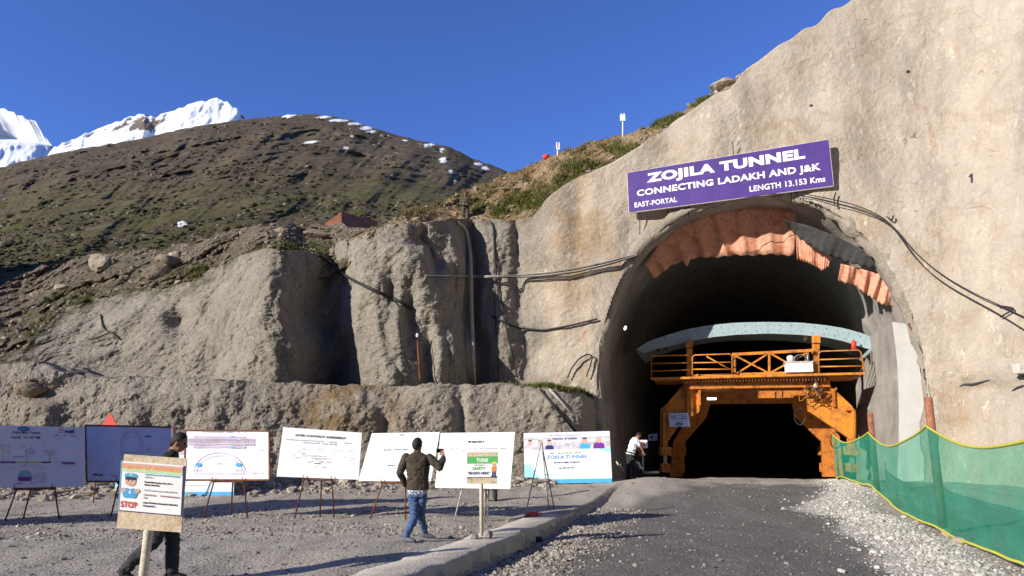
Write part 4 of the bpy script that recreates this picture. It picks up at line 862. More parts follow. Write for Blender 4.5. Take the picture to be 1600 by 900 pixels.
def d1(p):
    p.ell(.45, .945, .055, .035, M['navy']); p.ell(.45, .945, .042, .02, M['sky_ink'])
    p.text('Zojila Main Tunnel', .345, .60, .855, .905, M['ink'], .02); p.text('Length  13.153 KM', .335, .60, .775, .825, M['ink'], .02)
    p.rect(.775, .90, .805, .955, M['red']); p.rect(.782, .915, .798, .94, M['white']); p.text('meil', .825, .91, .895, .955, M['navy'], .04); p.line(.73, .93, .84, .025, M['ink_grey'], 2)
    p.rect(.03, .398, .94, .404, M['ink_grey']); p.rect(.06, .385, .38, .41, M['violet']); p.rect(.38, .388, .62, .408, M['lime']); p.rect(.62, .385, .70, .41, M['violet']); p.rect(.80, .372, .92, .398, M['violet'])
    for u, v1 in ((.26, .63), (.47, .62), (.68, .55)):
        p.rect(u, .41, u + .006, v1, M['lime'])
        for k in range(4): p.line(u - .05 + .02 * k, u + .06 + .01 * k, v1 + .03 - .04 * k, .017, M['ink_grey'], k)
    p.line(.36, .45, .48, .014, M['ink'], 4); p.line(.1, .9, .34, .014, M['ink_grey'], 8, .4); p.line(.1, .95, .30, .014, M['ink_grey'], 9, .25)
    p.shape([(.40, .10), (.52, .10), (.52, .165), (.40, .165)], M['violet']); p.shape([(.40, .165), (.52, .165), (.515, .21), (.495, .25), (.46, .27), (.425, .25), (.405, .21)], M['teal'])
    p.line(.38, .54, .055, .014, M['violet'], 3); p.line(.43, .49, .19, .015, M['ink'], 5)
    for k in range(5): p.line(.55, .66, .215 - .035 * k, .014, M['ink_grey'], k)
def d2(p):
    p.ring(.53, .60, .13, .30, .05, M['ink_grey']); p.ring(.53, .58, .10, .22, .04, M['ink_light']); p.rect(.43, .50, .63, .515, M['ink_grey'])
    p.line(.68, .76, .80, .03, M['ink'], 1); p.line(.70, .75, .56, .03, M['ink_grey'], 2); p.line(.08, .2, .10, .03, M['ink'], 3); p.line(.28, .42, .08, .03, M['ink_grey'], 6, .5)
def d3(p):
    p.line(.2, .72, .965, .018, M['ink_grey'], 1); p.rect(.10, .80, .72, .88, M['mauve'])
    for v in (.80, .755, .70): p.rect(.02, v, .83, v + .038, M['mauve']); p.line(.05, .8, v + .01, .018, M['brown_ink'], int(v * 100))
    p.rect(.10, .64, .72, .685, M['mauve']); p.rect(.55, .855, .60, .885, M['sky_ink']); p.rect(.55, .645, .60, .67, M['sky_ink'])
    p.ring(.41, .12, .31, .43, .02, M['ink_grey'], 5, 175); p.ring(.41, .11, .28, .38, .02, M['ink_light'], 5, 175); p.rect(.10, .12, .72, .13, M['ink_light'])
    for u in (.165, .64): p.ell(u, .30, .036, .04, M['sky_ink']); p.line(u - .04, u + .05, .18, .015, M['ink_grey'], 3)
    p.line(.36, .46, .32, .015, M['ink_grey'], 2); p.line(.8, .93, .13, .016, M['orange_ink'], 2); p.line(.84, .92, .60, .015, M['ink_grey'], 4)
def d4(p):
    p.text('AFTER CONTRACT AGREEMENT', .16, .80, .83, .875, M['ink'], .03); p.line(.06, .88, .745, .022, M['ink_grey'], 2); p.line(.27, .70, .70, .022, M['ink_grey'], 3)
    for i in range(26):
        u, v = random.Random(i).uniform(.06, .9), random.Random(i + 50).uniform(.30, .6); p.line(u, u + .06, v, .014, M['ink_light'], i)
    for k in range(4): p.line(.33 + .04 * k, .60 - .03 * k, .44 - .05 * k, .014, M['ink_grey'], k)
    p.rect(.44, .285, .51, .296, M['ink']); p.rect(.505, .285, .51, .33, M['ink']); p.line(.43, .58, .22, .015, M['ink_grey'], 6)
def d5(p):
    p.line(.42, .56, .94, .025, M['ink'], 1); p.line(.2, .95, .89, .015, M['ink_light'], 2); p.line(.22, .62, .63, .022, M['ink'], 3); p.line(.08, .85, .57, .015, M['ink_light'], 4); p.line(.35, .55, .31, .022, M['ink'], 5); p.line(.05, .85, .25, .015, M['ink_light'], 6)
    for i in range(12): p.line(.15, .9, .52 - i * .018 if i < 6 else .86 - (i - 6) * .03, .009, M['ink_light'], i, .4)
def d6(p):
    p.line(.38, .60, .815, .035, M['ink'], 11, .97); p.line(.16, .90, .70, .018, M['ink_grey'], 2); p.line(.28, .66, .655, .018, M['ink_grey'], 3)
    for i in range(8): p.line(.1, .9, .58 - i * .06, .009, M['ink_light'], i, .15)
def d7(p):
    p.rect(0, .66, 1, 1, M['photo_grey']); p.rect(0, .80, 1, .86, M['ink_light']); p.rect(0, .90, 1, 1, M['lilac'])
    p.rect(0, .05, 1, .66, M['white']); p.shape([(0, .08), (.42, .08), (.22, .24), (.16, .44), (0, .50)], M['pale_cyan']); p.shape([(0, .08), (.20, .08), (.12, .2), (.08, .34), (0, .38)], M['cyan']); p.shape([(.62, .66), (1, .66), (1, .50), (.82, .56)], M['pale_cyan']); p.shape([(.86, .66), (1, .66), (1, .56)], M['cyan'])
    p.shape([(.42, .08), (1, .08), (1, .11), (.5, .14)], M['pale_cyan']); p.rect(0, 0, 1, .08, M['sky_ink'])
    p.text('All Weather Connectivity to', .30, .67, .915, .955, M['navy'], .02); p.text('Kashmir & Ladakh', .34, .62, .85, .895, M['navy'], .03)
    for u, w_, v, body in ((.075, .05, .745, 'photo_grey'), (.19, .045, .74, 'mauve'), (.30, .05, .74, 'navy'), (.71, .06, .765, 'sky_ink'), (.87, .065, .77, 'violet')):
        p.shape([(u - w_, .66), (u + w_, .66), (u + w_ * .95, v - .02), (u + w_ * .45, v + .01), (u - w_ * .45, v + .01), (u - w_ * .95, v - .02)], M[body]); p.ell(u, v + .055, w_ * .45, .055, M['pinkish']); p.ell(u, v + .088, w_ * .47, .032, M['ink'] if u < .8 else M['mauve'], 0, 180)
    p.shape([(.47, .735), (.54, .73), (.53, .765), (.50, .78)], M['ink_grey']); p.line(.30, .68, .575, .022, M['ink'], 2)
    p.text('ZOJILA TUNNEL', .26, .735, .455, .545, M['blue'], .03); p.rect(.345, .385, .645, .415, M['navy']); p.line(.355, .64, .392, .013, M['white'], 4); p.line(.44, .56, .345, .012, M['orange_ink'], 5); p.line(.40, .58, .28, .028, M['ink'], 6); p.line(.40, .62, .245, .012, M['ink_grey'], 7)
    for u in (.20, .43, .60): p.line(u, u + .17, .17, .018, M['ink_grey'], int(u * 50)); p.line(u + .02, u + .13, .145, .011, M['ink_light'], int(u * 70))
p1_ = board('display_board', 'pale blue display board with a purple tunnel diagram, leftmost in the row', 'display board', [(-40, 663), (131.5, 668), (131.5, 760), (-40, 763)], 16.3, R(0), .20, M['pale_vinyl'], d1, wob=.007, seed=1)
easel('rusty easel under the board with the purple tunnel diagram', p1_, [(.375, 7, 816), (.49, 36, 811), (.715, 93, 811)], M['easel'])
p2_ = board('display_board', 'creased blue board in a rusty frame, behind the stop poster', 'display board', [(133.5, 664.5), (270.5, 667.5), (271, 752), (135.5, 752.5)], 16.7, R(2), .22, M['blue_vinyl'], d2, M['easel'], wob=.016, seed=2)
easel('dark easel under the creased blue board in its rusty frame', p2_, [(.36, 173, 807), (.60, 226, 803), (.9, 264, 806)], M['black'])
p3_ = board('display_board', 'lilac board with brown bands and an arch drawing in a thin orange frame', 'display board', [(289.5, 672.5), (420.5, 673.5), (421, 750), (288, 750)], 16.1, R(0), .2, M['lilac'], d3, M['rust'], wob=.006, seed=3)
easel('rusty easel under the lilac board with the arch drawing', p3_, [(.34, 317, 810), (.55, 361, 806), (.69, 387, 808)], M['easel'])
p4_ = board('display_board', 'white board headed AFTER CONTRACT AGREEMENT tilting down to the right', 'display board', [(442.5, 667.5), (565.5, 676), (560, 749.5), (432, 744.5)], 15.95, R(-4), .24, M['paper'], d4, wob=.004, seed=4)
easel('reddish easel under the board headed AFTER CONTRACT AGREEMENT', p4_, [(.33, 460, 810), (.54, 500, 807), (.67, 522, 810)], M['easel'])
p5_ = board('display_board', 'white slanted text board behind the man taking a photo', 'display board', [(581, 677), (687, 675), (673, 752), (560, 751.5)], 15.85, R(6), .30, M['white'], d5, wob=.003, seed=5)
easel('orange rusted easel under the slanted board behind the standing man', p5_, [(.33, 578, 811), (.64, 633.5, 811), (.67, 644, 807)], M['rust'])
p6_ = board('display_board', 'bright white text board behind the small THINK sign', 'display board', [(688.5, 676.5), (804.5, 675), (797, 764), (679.5, 762)], 15.4, R(6), .26, M['white'], d6, wob=.003, seed=6)
easel('cream easel under the board behind the THINK sign', p6_, [(.36, 709, 814), (.66, 757, 816), (.7, 762, 810)], M['white_easel'], bar=False)
gB = gp(888, 756)
p7_ = board('event_banner', 'cyan and white ZOJILA TUNNEL banner with portraits, standing by the tunnel mouth', 'banner', [(818, 677), (952.5, 673.5), (956.5, 754), (820, 756)], 0, R(8), .16, M['white'], d7, wob=.004, thick=.04, P=gB, grp='event banners', seed=7)
p8_ = board('event_banner', 'blue edged banner half hidden behind the lilac board', 'banner', [(184, 678), (367, 678), (365, 776.5), (180, 777)], 0, R(0), .16, M['white'], d7, wob=.004, thick=.04, P=at(290, 777, 22.2), grp='event banners', seed=8)
# unseen panel added outside the frame to shade the two left boards
tS = -TRAVEL * 4.7; Q_ = [p1_.p(-.1, 1.7, 0) + tS, p2_.p(.99, 2.1, 0) + tS, p2_.p(.99, -.75, 0) + tS, p1_.p(-.1, -.75, 0) + tS]
hb = empty('shade_board', V((Q_[3].x, Q_[3].y, g1(Q_[3].x, Q_[3].y))), 'unseen white panel on two posts, added to shade the two left boards', 'shade_board')
Panel(*Q_, M['paper'], .04).build('panel', hb)
for a, c in ((0, 3), (1, 2)): b = MB(); q_ = Q_[a].lerp(Q_[a - 1 if a else 1], .1); b.tube([V((q_.x, q_.y + .08, g1(q_.x, q_.y) - .1)), V((q_.x, q_.y + .08, q_.z))], .05, M['easel'], 8); b.build('post', hb)
# white tripod easel in front of the banner
feet = [gp(819.5, 809), gp(858, 796), gp(866.5, 795)]; top = at(845.5, 690, (feet[0].y + feet[1].y) / 2 - .2)
tr = empty('easel', sum(feet, V()) / 3, 'empty white tripod easel in front of the cyan banner', 'easel', 'easels holding the display boards')
for f in feet: b = MB(); b.tube([f - V((0, 0, .03)), top + (f - top) * .03], .017, M['white_easel'], 7); b.build('leg', tr)
b = MB(); a, c = feet[0].lerp(top, .45), feet[2].lerp(top, .42); b.beam(a, c, .03, .025, M['white_easel']); b.build('shelf', tr); b = MB(); b.box(top, (.07, .07, .10), M['pole'], None, .01); b.build('hub', tr)

# ---- the two small signs on poles
def pole_sign(label, corners, Y, poster, base, top_px, draw, rr=.036, yaw=0, lean=.02):
    P = at((corners[2][0] + corners[3][0]) / 2, (corners[2][1] + corners[3][1]) / 2, Y); Q_ = [onpl(x, y, P, yaw, lean) for x, y in corners]; root = empty('safety_sign', base, label, 'sign')
    pn = Panel(*Q_, M['ply'], .018); pn.build('board', root); q = Panel(*[pn.p(u, v, .006) for u, v in poster], M['white'], .003); draw(q); q.build('poster', root)
    b = MB(); t = at(top_px[0], top_px[1] + 2, Y + .035); up = at(top_px[0] + 1, top_px[1] - 30, Y + .05); b.tube([base - V((0, 0, .1)), t, up], rr, M['pole'], 14); b.build('pole', root); return root
def dthink(p):
    p.rect(0, .66, 1, 1, M['green_ink']); p.text('THINK', .30, .70, .72, .92, M['white'], .03); p.line(.25, .55, .56, .06, M['green_ink'], 3, 1); p.text('SAFETY', .18, .60, .36, .50, M['green_ink'], .04); p.text('"BEGINS HERE"', .03, .74, .14, .27, M['navy'], .03); p.rect(0, 0, 1, .02, M['navy'])
    p.ell(.88, .60, .06, .10, M['pinkish']); p.ell(.88, .66, .085, .09, M['yellow_ink'], 0, 180); p.shape([(.81, .28), (.95, .28), (.96, .50), (.80, .50)], M['orange_ink']); p.shape([(.82, .06), (.87, .06), (.87, .28), (.82, .28)], M['navy']); p.shape([(.89, .06), (.94, .06), (.94, .28), (.89, .28)], M['navy']); p.ell(.83, .05, .05, .03, M['ink']); p.ell(.93, .05, .05, .03, M['ink'])
tb = gp(752.5, 838.5); tb = atz(752.5, 838.5, .055); TY = tb.y
pole_sign('small THINK safety sign on a cream pole standing on the kerb', [(730, 706.5), (778.5, 706), (777, 756), (729, 756)], TY - .02, [(0, .86), (1, .86), (1, .20), (0, .20)], tb, (752, 756), dthink, .034)
def dstop(p):
    p.rect(.0, .0, 1, .012, M['navy']); p.rect(.988, 0, 1, 1, M['navy']); p.rect(0, 0, .012, 1, M['sky_ink']); p.rect(.02, .80, .98, .875, M['pale_green']); p.rect(.02, .875, .98, .97, M['pinkish']); p.text('Reason of Accidents', .03, .96, .845, .945, M['orange_ink'], .03)
    p.ell(.17, .72, .10, .055, M['sky_ink'], 0, 180); p.rect(.07, .685, .27, .725, M['sky_ink']); p.ell(.17, .745, .022, .02, M['yellow_ink']); p.ell(.17, .60, .085, .095, M['pinkish']); p.rect(.085, .63, .255, .69, M['ink'])
    p.ell(.14, .615, .012, .012, M['ink']); p.ell(.20, .615, .012, .012, M['ink']); p.rect(.15, .55, .19, .558, M['red'])
    p.shape([(.08, .27), (.26, .27), (.29, .36), (.27, .44), (.22, .47), (.17, .44), (.12, .47), (.06, .44), (.05, .36)], M['sky_ink']); p.ell(.06, .42, .045, .045, M['pinkish']); p.ell(.28, .42, .045, .045, M['pinkish']); p.shape([(.15, .36), (.19, .36), (.17, .44)], M['white'])
    p.text('STOP', .035, .29, .075, .20, M['red'], .03)
    for i, (v, e, m) in enumerate(((.755, .96, 'teal'), (.70, .52, 'ink_grey'), (.60, .82, 'ink'), (.545, .62, 'ink'), (.44, .90, 'ink_grey'), (.345, .96, 'brown_ink'), (.285, .45, 'brown_ink'), (.19, .92, 'ink'), (.125, .58, 'navy'))): p.line(.39, e, v, .034, M[m], i, .95)
sbz = at(231, 825, 6.7); sb_ = V((sbz.x - .03, sbz.y + .06, g1(sbz.x, sbz.y)))
pole_sign('larger cream STOP accident poster on a pole, in front of the walking man', [(194, 709.5), (291.5, 716.5), (283, 832), (182, 825)], 6.7, [(-.03, .905), (.975, .90), (.99, .22), (.0, .235)], sb_, (232, 826), dstop, .040, R(-3), -.02)

# red warning triangle behind the blue board
P_ = at(171, 664, 20.5); root = empty('warning_triangle', gp(171, 786), 'red warning triangle poking up behind the creased blue board', 'sign')
b = MB(); A = [onpl(x, y, P_, 0, .1) for x, y in ((157, 668), (185, 668), (172, 644.5))]; C = [a + V((0, .03, 0)) for a in A]; b.poly(A, M['red']); b.poly(C[::-1], M['red']); b.add(A + C, [(0, 1, 4, 3), (1, 2, 5, 4), (2, 0, 3, 5)], M['red']); b.build('plate', root)
b = MB(); q = at(160, 668, 20.55); b.tube([V((q.x, q.y, g1(q.x, q.y) - .05)), q + V((0, 0, .1))], .018, M['easel'], 7); b.build('stake', root)

# ================================================================== net fence on the right
fn = empty('net_fence', (10, 20, 0), 'green debris net with yellow edge rope on rusty posts along the road', 'fence')
FP = [(12.25, 27.3, 1.98, 2.25, .03), (11.0, 22.0, 1.97, 2.56, .085), (8.87, 15.2, 2.02, 2.62, .085), (7.0, 8.3, 2.0, 2.6, .085), (5.9, 2.0, 2.0, 2.6, .085)]
for x, y, zt, zp, r in FP:
    b = MB(); z = g1(x, y); b.tube([V((x, y, z - .3)), V((x + .02, y, zp))], r, M['post'], 12); b.build('post', fn)
tops, bots = [], []
for (x0, y0, t0, _, _), (x1, y1, t1, _, _) in zip(FP[:-1], FP[1:]):
    n = 36; sag = .05 * math.hypot(x1 - x0, y1 - y0) + .03
    for i in range(n):
        t = i / n; x, y = x0 + (x1 - x0) * t, y0 + (y1 - y0) * t; tops.append(V((x - .09, y - .02, t0 + (t1 - t0) * t - sag * 4 * t * (1 - t) * (1 + .15 * math.sin(t * 6))))); bots.append(V((x - .09 - .10 * math.sin(t * math.pi), y, g1(x, y) + .10 + .02 * math.sin(t * 9 + x0))))
nv = 22; P = np.array([[tuple(a.lerp(c, v)) for a, c in zip(tops, bots)] for v in np.linspace(0, 1, nv)])
vv = np.linspace(0, 1, nv)[:, None]; ii = np.arange(P.shape[1])[None]
P[..., 0] += (.05 * np.sin(ii * .35 + vv * 4) + .06 * fbm(P, 1.1, 3)) * np.sin(vv * np.pi) - .10 * np.sin(vv * np.pi)
grid('net', P, [M['net']], parent=fn)
for pts in (tops, bots): b = MB(); b.tube([p + V((-.02, 0, 0)) for p in pts], .026, M['rope'], 6); b.build('edge_rope', fn)

# ================================================================== cables, hoses and wires on the rock
def cable(name, label, pts, r, m, off=.06, cat=None, grp=None, n=60, sag=None):
    a = resample([(x, y) for x, y in pts], n); b = MB(); L = len(a)
    offs = np.interp(np.linspace(0, 1, L), np.linspace(0, 1, len(off)), off) if isinstance(off, (list, tuple)) else [off] * L
    P_ = [np.array(tuple(rk(x, y, o))) for (x, y), o in zip(a, offs)]; P_ = np.array(P_); k = np.ones(5) / 5; Pd = np.pad(P_, ((2, 2), (0, 0)), 'edge'); P_ = np.stack([np.convolve(Pd[:, i], k, 'valid') for i in range(3)], -1)
    b.tube([V(p) for p in P_], r, m, 7); return tag(b.build(name), label, cat or name.split('_')[-1], grp)
cable('water_hose', 'thick grey hose hanging down the dark recess of the rock wall', [(712, 347), (722, 350), (730, 364), (735, 400), (736, 450), (737, 500), (739, 560), (741, 602)], .095, M['hose'], [.15, .3, .6, 1.0, 1.2, 1.2, .9, .4])
cable('power_cable', 'thin brown cable beside the thick grey hose', [(728, 300), (734, 345), (737, 420), (741, 520), (746, 603)], .03, M['rust'], [.0, .3, .8, .9, .4])
cable('power_cable', 'black cable hanging from the crest right of the grey hose', [(764, 345), (771, 350), (773, 400), (776, 440), (784, 480), (795, 530), (809, 592)], .04, M['black'], .10)
cable('power_cable', 'thin black cord running straight down right of the recess', [(771, 352), (772, 450), (775, 520), (779, 598)], .018, M['black'], .08)
cable('power_cable', 'thick black cable slung diagonally across the grey rock bulges', [(497, 396), (512, 408), (530, 425), (550, 437), (575, 449), (605, 462), (628, 473), (645, 484)], .065, M['black'], [.15, .3, .5, .3, .2, .15, .1, .08])
cable('power_cable', 'thin cord drooping from the diagonal black cable to the ledge', [(612, 465), (624, 480), (628, 520), (632, 560), (642, 592), (648, 604)], .02, M['black'], .10)
for i, dy in enumerate((0, 2.2, 4.2, 6)):
    cable('steel_cable', ('uppermost', 'second', 'third', 'lowest')[i] + ' grey cable of the bundle strung left from the tunnel rim', [(662 + 18 * i * (i > 1), 431.5 + dy * .4), (730, 431.5 + dy * .4), (800, 430.5 + dy * .5), (850, 426 + dy), (900, 418.5 + dy * 1.2), (950, 408 + dy), (1000, 396 + dy * .4)], .026, M['hose'] if i % 2 == 0 else M['black'], [.25, .6, .5, .35, .35, .35, .3], 'cable', 'cable bundle left of the tunnel rim')
cable('power_cable', 'sagging black cable low on the beige face left of the rim', [(766, 492), (790, 505), (812, 513), (850, 516), (890, 509), (935, 498)], .04, M['black'], .12)
cable('power_cable', 'short black loop of cable beside the foot of the rim', [(886, 592), (893, 575), (905, 560), (918, 553), (926, 556), (922, 572), (916, 590)], .03, M['black'], .2)
cable('wire', 'upper wire running down the beige face right of the sign', [(1232, 299), (1290, 309), (1345, 322), (1390, 345), (1412, 375), (1440, 405), (1475, 432), (1520, 458), (1560, 476), (1620, 505), (1800, 600)], .022, M['black'], .22, grp='wires on the right of the rock face')
cable('wire', 'lower wire running down the beige face right of the sign', [(1240, 303), (1300, 316), (1350, 330), (1394, 350), (1415, 384), (1440, 415), (1470, 440), (1500, 458), (1506, 461), (1560, 490), (1620, 528), (1800, 640)], .022, M['black'], .2, grp='wires on the right of the rock face')
cable('wire', 'thin wire looped along the upper left of the tunnel rim', [(1000, 398), (1030, 372), (1065, 345), (1100, 328), (1150, 312), (1200, 303), (1235, 303)], .018, M['black'], .62, grp='wires on the rim')
for i, (c_, pts) in enumerate((('bent black wire bracket above the right shoulder of the tunnel', [(1385, 338), (1394, 345), (1396, 336)]), ('forked black wire bracket far right on the beige face', [(1561, 498), (1566, 492), (1590, 482), (1556, 477)]), ('short black wire bracket just right of the sign', [(1304, 322), (1303, 309), (1306, 300)]))):
    cable('wire_bracket', c_, pts, .03, M['black'], .2, 'bracket', n=14)
cable('bent_rod', 'bent dark rod sticking out of the grey slope at far left', [(157, 490), (160, 508), (162, 515), (172, 518), (188, 531)], .035, M['black'], .12, 'rod', n=24)
cable('bent_rod', 'straight dark rod lying below the bent one on the grey slope', [(140, 531), (156, 526), (172, 519)], .03, M['black'], .12, 'rod', n=12)
cable('rusty_rod', 'rusty rod with a white cap upright in front of the grey wall', [(652, 527), (654, 560), (657, 600)], .035, M['rust'], .35, 'rod', n=10)
c = MB(); c.ell(rk(652, 524, .36), (.06, .06, .09), M['white']); c.build('cap', bpy.data.objects['rusty_rod'])
for i, (a, l_) in enumerate((([(858, 606), (880, 630), (918, 676)], 'upper grey pipe leaning against the right end of the ledge'), ([(845, 608), (868, 636), (905, 680)], 'lower dark pipe leaning against the right end of the ledge'))):
    b = MB(); b.tube([lg(x, y, .12) for x, y in a], .05, M['hose'] if i == 0 else M['black'], 8); tag(b.build('drain_pipe'), l_, 'pipe', 'pipes at the end of the ledge')
for l_, pts in (('upper jagged dark crack on the beige face at right', [(1498, 606), (1503, 599), (1512, 602), (1524, 600), (1534, 597), (1548, 593)]), ('lower short dark crack on the beige face at the right edge', [(1580, 612), (1590, 606), (1606, 601)])):
    cable('rock_crack', l_, pts, [.012 + .035 * math.sin(math.pi * i / 15) for i in range(16)], M['ink'], .0, 'crack', 'cracks in the beige face', n=16)
# painted number on the face
b = MB(); b.poly([rk(x, y, .05) for x, y in ((1513.5, 275.5), (1517, 271), (1519.5, 271), (1519.5, 285), (1516.6, 285), (1516.6, 275.2), (1514, 277.3))], M['ink']); tag(b.build('painted_number'), 'black number 1 painted on the beige face at right', 'number')
b = MB(); b.box(rk(1598, 576, .15), (.5, .3, .35), M['white_easel'], None, .03); b.tube([rk(1590, 590, .1), rk(1600, 590, .1)], .04, M['black'], 6); tag(b.build('junction_box'), 'small pale junction box on the beige face at the right edge', 'box')

# ================================================================== on the slopes
def hutm():
    A = [at(508, 349, 46), at(533.5, 331, 44), at(591, 346, 49), at(588.5, 356, 49), at(534, 356, 44), at(507, 353, 46)]; bk = at(565, 336, 53); return A, bk
A, bk = hutm(); hc = empty('rusty_container', A[4], 'rusty red steel container half sunk behind the grey wall', 'container')
b = MB(); b.poly([A[0], A[5], A[4], A[1]], M['rust']); b.build('end_wall', hc); b = MB(); b.poly([A[1], A[4], A[3], A[2]], M['rust']); b.build('side_wall', hc)
far = A[0] + (A[2] - A[1]); b = MB(); b.poly([A[0], A[1], A[2], far], M['easel']); dn_ = V((0, 0, -1.2)); b.poly([A[2], A[3] , far + dn_, far], M['rust']); b.poly([A[0], far, far + dn_, A[5]], M['rust']); b.build('roof', hc)
def ridge_sign(label, x, y0, y1, yb, wd, G_):
    p = sl(G_, x, max(yb, G_[3][int(np.clip(round((x - G_[1][0]) / STEP), 0, len(G_[1]) - 1))] + 2)); Y = p.y; root = empty('ridge_sign', p, label, 'sign', 'small white signs on the ridge'); b = MB(); b.tube([p - V((0, 0, .3)), at(x, y0 + 2, Y)], .035, M['white'], 8); b.build('pole', root)
    return root, Y
rt, Y = ridge_sign('taller white sign on a thin pole on the ridge', 973, 179, 190, 212, 7, GS)
b = MB(); c = at(973, 184, Y - .05); b.box(c, (.28, .04, .36), M['white'], None, .01); b.box(at(970.8, 180, Y - .05), (.05, .05, .2), M['white']); b.box(at(975.2, 180, Y - .05), (.05, .05, .2), M['white']); b.build('plate', rt)
rt, Y = ridge_sign('lower white forked sign on the ridge beside the red bundle', 871.5, 224, 236, 243, 5, GS)
b = MB(); b.box(at(869.8, 228, Y - .05), (.06, .05, .40), M['white']); b.box(at(873.6, 228, Y - .05), (.06, .05, .40), M['white']); b.box(at(871.7, 233, Y - .05), (.16, .04, .07), M['white']); b.build('plate', rt)
b = MB(); p = sl(GS, 854, 249); b.ell(p + V((0, 0, .14)), (.20, .15, .16), M['red']); b.ell(p + V((.10, 0, .22)), (.11, .1, .1), M['red']); tag(b.build('red_bundle'), 'small red bundle on the ridge left of the forked sign', 'bundle')
def rock(name, label, p, size, m, seed, cat='rock', grp='boulders on the slope', sub=3):
    bm = bmesh.new(); bmesh.ops.create_icosphere(bm, subdivisions=sub, radius=1); r_ = random.Random(seed); pl = [(V((r_.gauss(0, 1), r_.gauss(0, 1), r_.gauss(0, 1))).normalized(), r_.uniform(.55, .85)) for _ in range(9)]
    for v in bm.verts:
        for n_, d in pl:
            e = v.co.dot(n_) - d
            if e > 0: v.co -= n_ * e * .92
    vs = np.array([tuple(v.co) for v in bm.verts]); vs = vs * (1 + .10 * fbm(vs + seed * 3, .6, 3))[:, None]; me = bpy.data.meshes.new(name)
    me.from_pydata([tuple(V(p) + V((a * size[0], b_ * size[1], c_ * size[2]))) for a, b_, c_ in vs], [], [[v.index for v in f.verts] for f in bm.faces]); bm.free(); me.materials.append(M[m]); return tag(link(name, me), label, cat, grp)
rock('boulder', 'pale tan boulder with a dark cleft on the left scree slope', sl(GC, 155, 419, .3), (.62, .55, .55), 'rock', 3)
rock('boulder', 'flat pale boulder near the crest of the scree right of the tan one', sl(GC, 275, 402, .1), (.55, .4, .32), 'rock', 5)
rock('boulder', 'dark brown boulder overhanging the hollow in the scree', sl(GC, 262, 418, .3), (.7, .6, .5), 'rock_brown', 8)
rock('boulder', 'dark brown boulder lower in the same hollow of the scree', sl(GC, 246, 432, .2), (.7, .6, .5), 'rock_brown', 9)
rock('boulder', 'reddish flat boulder below the rusty container', sl(GC, 492, 372, .2), (.85, .5, .32), 'rock_brown', 12)
rock('boulder', 'grey boulder at the left edge of the scree', sl(GC, 96, 452, .1), (.45, .35, .25), 'rock', 14)
p = sl(GS, 1133, 137, .0); rock('boulder', 'big rounded pale boulder on the skyline beside the beige face', p + V((.0, .3, .15)), (.75, .8, .40), 'rock', 21, grp='boulders on the skyline')
rock('boulder', 'small dark boulder half sunk in the upper ledge at far left', lg(50, 606, .1), (.55, .5, .35), 'rock_brown', 22, grp='boulders on the ledge')
rock('stone', 'dark round stone in the shade at the foot of the kerb', gp(840, 848) + V((0, 0, .05)), (.11, .10, .10), 'black', 31, 'stone', 'stones by the kerb')
rock('stone', 'dark stone propping the left of the THINK pole', atz(741, 838, .10), (.10, .08, .06), 'stone_dark', 32, 'stone', 'stones by the THINK pole'); rock('stone', 'dark stone propping the right of the THINK pole', atz(763, 836, .12), (.09, .08, .08), 'stone_dark', 33, 'stone', 'stones by the THINK pole')
rock('stone', 'pale jagged stone on the verge below the second net post', gp(1483, 838) + V((0, 0, .06)), (.16, .13, .10), 'rock', 35, 'stone', 'stones by the net'); rock('stone', 'grey flat stone on the verge nearer the camera than the jagged one', gp(1500, 850) + V((0, 0, .05)), (.2, .15, .08), 'rock', 36, 'stone', 'stones by the net')

# red cloth on the end of the kerb
n = 26; P = np.zeros((n, n, 3)); c = atz(833, 804.5, .06); r_ = np.linspace(-1, 1, n); X, Y = np.meshgrid(r_, r_); th = 1 + .35 * noise(np.stack([X * 1.6, Y * 1.6, X * 0 + 5], -1))
P[..., 0] = c.x + X * .15 * th + .05 * Y; P[..., 1] = c.y + Y * .24 * th; P[..., 2] = .075 + np.abs(.05 * fbm(np.stack([X * 2.4, Y * 2.4, X * 0], -1), 1, 3)) * (1 - np.maximum(abs(X), abs(Y)) ** 4)
tag(grid('red_cloth', P, [M['red']]), 'crumpled red cloth on the kerb below the white tripod', 'cloth')
# bits lying at the tunnel mouth
def stick(name, label, a, c, r, m, cat, grp=None): b = MB(); b.tube([a, c], r, m, 7); return tag(b.build(name), label, cat, grp)
gq = lambda x, y, s, up=0.0: T(x, y, s) + V((0, 0, up))
stick('wooden_stake', 'upper pale stake leaning in the shade left of the worker', gq(963, 721, -.8), gq(972, 736, -.9), .03, M['ply'], 'stake', 'stakes left of the worker'); stick('wooden_stake', 'lower pale stake leaning in the shade left of the worker', gq(969, 726, -.8), gq(976, 738, -.9), .03, M['ply'], 'stake', 'stakes left of the worker')
b = MB(); b.tube([gq(994, 722, -.4), gq(998, 724, -.4), gq(1000, 731, -.4), gq(1003, 731, -.4)], .05, M['white'], 8); tag(b.build('pipe_elbow'), 'white pipe elbow on the ground below the red ring sign', 'pipe')
stick('timber_offcut', 'pale plank lying on the ground right of the red ring sign', gq(1007, 739, -.3), gq(1030, 738, -.2), .05, M['ply'], 'plank')
for i, (y0, l_) in enumerate(((746, 'farther'), (750, 'nearer'))):
    b = MB(); pts = [gp(x, y0 + 2.2 * math.sin((x - 1045) * .06 + i)) + V((0, 0, .05)) for x in np.linspace(1045, 1094, 16)]; b.tube(pts, .035, M['white_easel'], 7); tag(b.build('white_hose'), l_ + ' white hose lying across the dust at the left of the tunnel mouth', 'hose', 'white hoses at the mouth')
